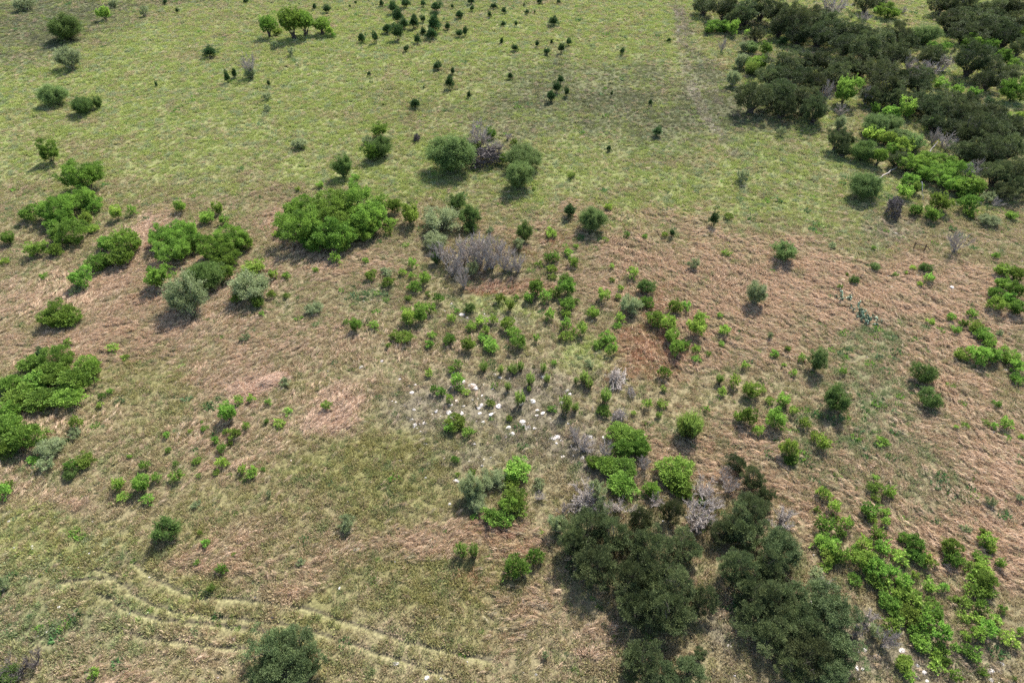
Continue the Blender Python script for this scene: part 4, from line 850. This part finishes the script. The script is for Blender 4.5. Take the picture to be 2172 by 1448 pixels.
for i, (k, px, py, w, h) in enumerate(items):
    name, words_, cat, group, lo, hi, cpart, spart = KIND[k]
    counts[k] = counts.get(k, 0) + 1
    x, y, t = at(px, py); R = w * .5 * t / FPX
    dep = math.atan2(CAM_H, y if y > 1 else 1) if False else math.asin(min(1, CAM_H / math.sqrt(x * x + y * y + CAM_H ** 2)))
    want = h * .5 * t / FPX
    Hh2 = (want ** 2 - (R * math.sin(dep)) ** 2) / max(math.cos(dep) ** 2, .02)
    Hh = math.sqrt(Hh2) if Hh2 > 0 else 0
    Hh = min(max(Hh, lo * R), hi * R)
    lift = {"T": 1.5, "D": 1.12 if py > 500 else 1.0, "K": 1.15}.get(k, 1.0)
    if k == "R":
        R *= .97; x, y, t = at(px, py, .1)
        o = link(name, ROCKS[rp.integers(0, 7)]); Hh = R * rp.uniform(.22, .38)
        o.location = (x, y, float(ground_h(np.array([x]), np.array([y]))[0]) + Hh * .1); o.scale = (R, max(R * rp.uniform(.6, .85), .05), Hh)
        o.rotation_euler = (rp.normal() * .08, rp.normal() * .08, rp.normal() * .35)
        sz = ["small", "fist-sized", "broad", "large"][int(np.searchsorted((.12, .2, .42), R))]
        if sz == "fist-sized": sz = "middling"
        tag(o, f"{sz} {LABEL[i][0]}, {LABEL[i][1]}", cat, group); continue
    x, y, t = at(px, py, Hh * lift)
    z = float(ground_h(np.array([x]), np.array([y]))[0])
    opts = LIB["S" if k == "s" else k]; dl = [abs(math.log(R / q[0])) for q in opts]; m = min(dl)
    best = [q for q, d_ in zip(opts, dl) if d_ < m + .05]
    q = best[rp.integers(0, len(best))]
    if q[3] is not None and q[2] is not None:
        root = bpy.data.objects.new(name, None); COL.objects.link(root); root.empty_display_size = .3
        link(cpart, q[2], root); link(spart, q[3], root)
    elif q[2] is not None: root = link(name, q[2])
    else: root = link(name, q[3])
    root.location = (x, y, z); root.rotation_euler = (0, 0, rp.random() * 6.283)
    e_ = rp.uniform(1.15, 1.4) if k in 'PQ' else rp.uniform(.93, 1.08); Hh *= rp.uniform(.85, 1.12)
    if k == 'O': R *= 1.06
    if k == 'S': R *= .94
    if k == 'D' or k == 'K': R *= 1.17 if py > 500 else 1.27
    root.scale = (R / q[0] * 1.02 * e_, R / q[0] * 1.02 / e_, Hh / q[1])
    sz = ["small", "modest", "large", "very large"][int(np.searchsorted(SIZE_LIM[k], R))]
    tag(root, f"{sz} {LABEL[i][0]}, {LABEL[i][1]}", cat, group)
print("counts", counts)

# ------------------------------------------------------------------ the mound of pale matted straw
mst = leaf_mat("matted_straw", (.34, .22, .15), (.70, .52, .38), hue_obj=0, trans=.2)
xm, ym, tm = at(566, 812); rr_ = np.random.default_rng(77); nb_ = 5200
um = rr_.normal(size=nb_) * .52; vm_ = rr_.normal(size=nb_) * .38; am = .62
px_ = um * 1.5 * math.cos(am) - vm_ * .9 * math.sin(am); py_ = um * 1.5 * math.sin(am) + vm_ * .9 * math.cos(am)
pz_ = .34 * np.exp(-(um ** 2 + vm_ ** 2) * 1.5) * (.6 + .8 * noise(px_ + 50, py_ + 50, .35, 9)) + rr_.random(nb_) * .05
aa = am + .9 * (noise(px_ + 9, py_, .8, 12) - .5) + rr_.normal(size=nb_) * .22
v_, f_ = leaves(np.stack([px_, py_, pz_], 1), np.stack([np.cos(aa), np.sin(aa), rr_.normal(size=nb_) * .16 - .05], 1), .42 * rr_.uniform(.6, 1.2, nb_), .03, .1, rr_)
sm = link("straw_mound", mesh_from("straw_mound", v_, f_, [mst], rr_.random(nb_))); sm.location = (xm, ym, float(ground_h(np.array([xm]), np.array([ym]))[0]))
tag(sm, "pale pinkish mound of matted dry straw on the open slope", "straw mound")
# ------------------------------------------------------------------ the fence brace: two leaning-free posts, a rail, a strut
fx0, fy0, ft = at(1936, 529); fx1, fy1, _ = at(1959, 533); gz = float(big_h(fx0, fy0))
root = bpy.data.objects.new("fence_brace", None); COL.objects.link(root); root.location = (fx0, fy0, gz)
tag(root, "weathered wooden fence brace of two posts joined by a top rail", "fence")
def bar(nm, a, b, r0, r1_=None):
    w = Wood(); w.add(chain(np.array(a, float), np.array(b, float), r0, r1_ or r0, 4, .012, rp)); return link(nm, w.mesh(nm, M["post"], 8, rp), root)
ddx, ddy = fx1 - fx0, fy1 - fy0
bar("post", (0, 0, -.1), (0, 0, .78), .055); bar("post", (ddx, ddy, -.1), (ddx, ddy, .84), .06)
bar("rail", (0, 0, .68), (ddx, ddy, .72), .035); bar("strut", (ddx, ddy, .70), (ddx + .85, ddy - .15, .02), .03)
# fallen trunk and poles in the wood edge
for (a_, b_, z0, z1, rr, lb) in (((1861, 380), (1905, 352), .15, .5, .09, "pale fallen trunk leaning beside x"),
                                 ((1973, 322), (1990, 300), .2, 1.1, .08, "pale snapped trunk leaning between junipers and the grey leafless bush"),
                                 ((1955, 385), (1957, 425), 1.6, .1, .05, "thin white dead sapling trunk standing by a small shrub in the wood edge"),
                                 ((2130, 784), (2143, 785), .06, .1, .07, "short pale log lying below the shrub row at the frame edge")):
    xa, ya, _ = at(*a_, z0); xb, yb, _ = at(*b_, z1)
    w = Wood(); w.add(chain(np.array([0, 0, z0]), np.array([xb - xa, yb - ya, z1]), rr, rr * .6, 6, .02, rp))
    o = link("fallen_log", w.mesh("fallen_log", M["grey"], 8, rp)); o.location = (xa, ya, float(big_h(xa, ya))); tag(o, lb, "log")
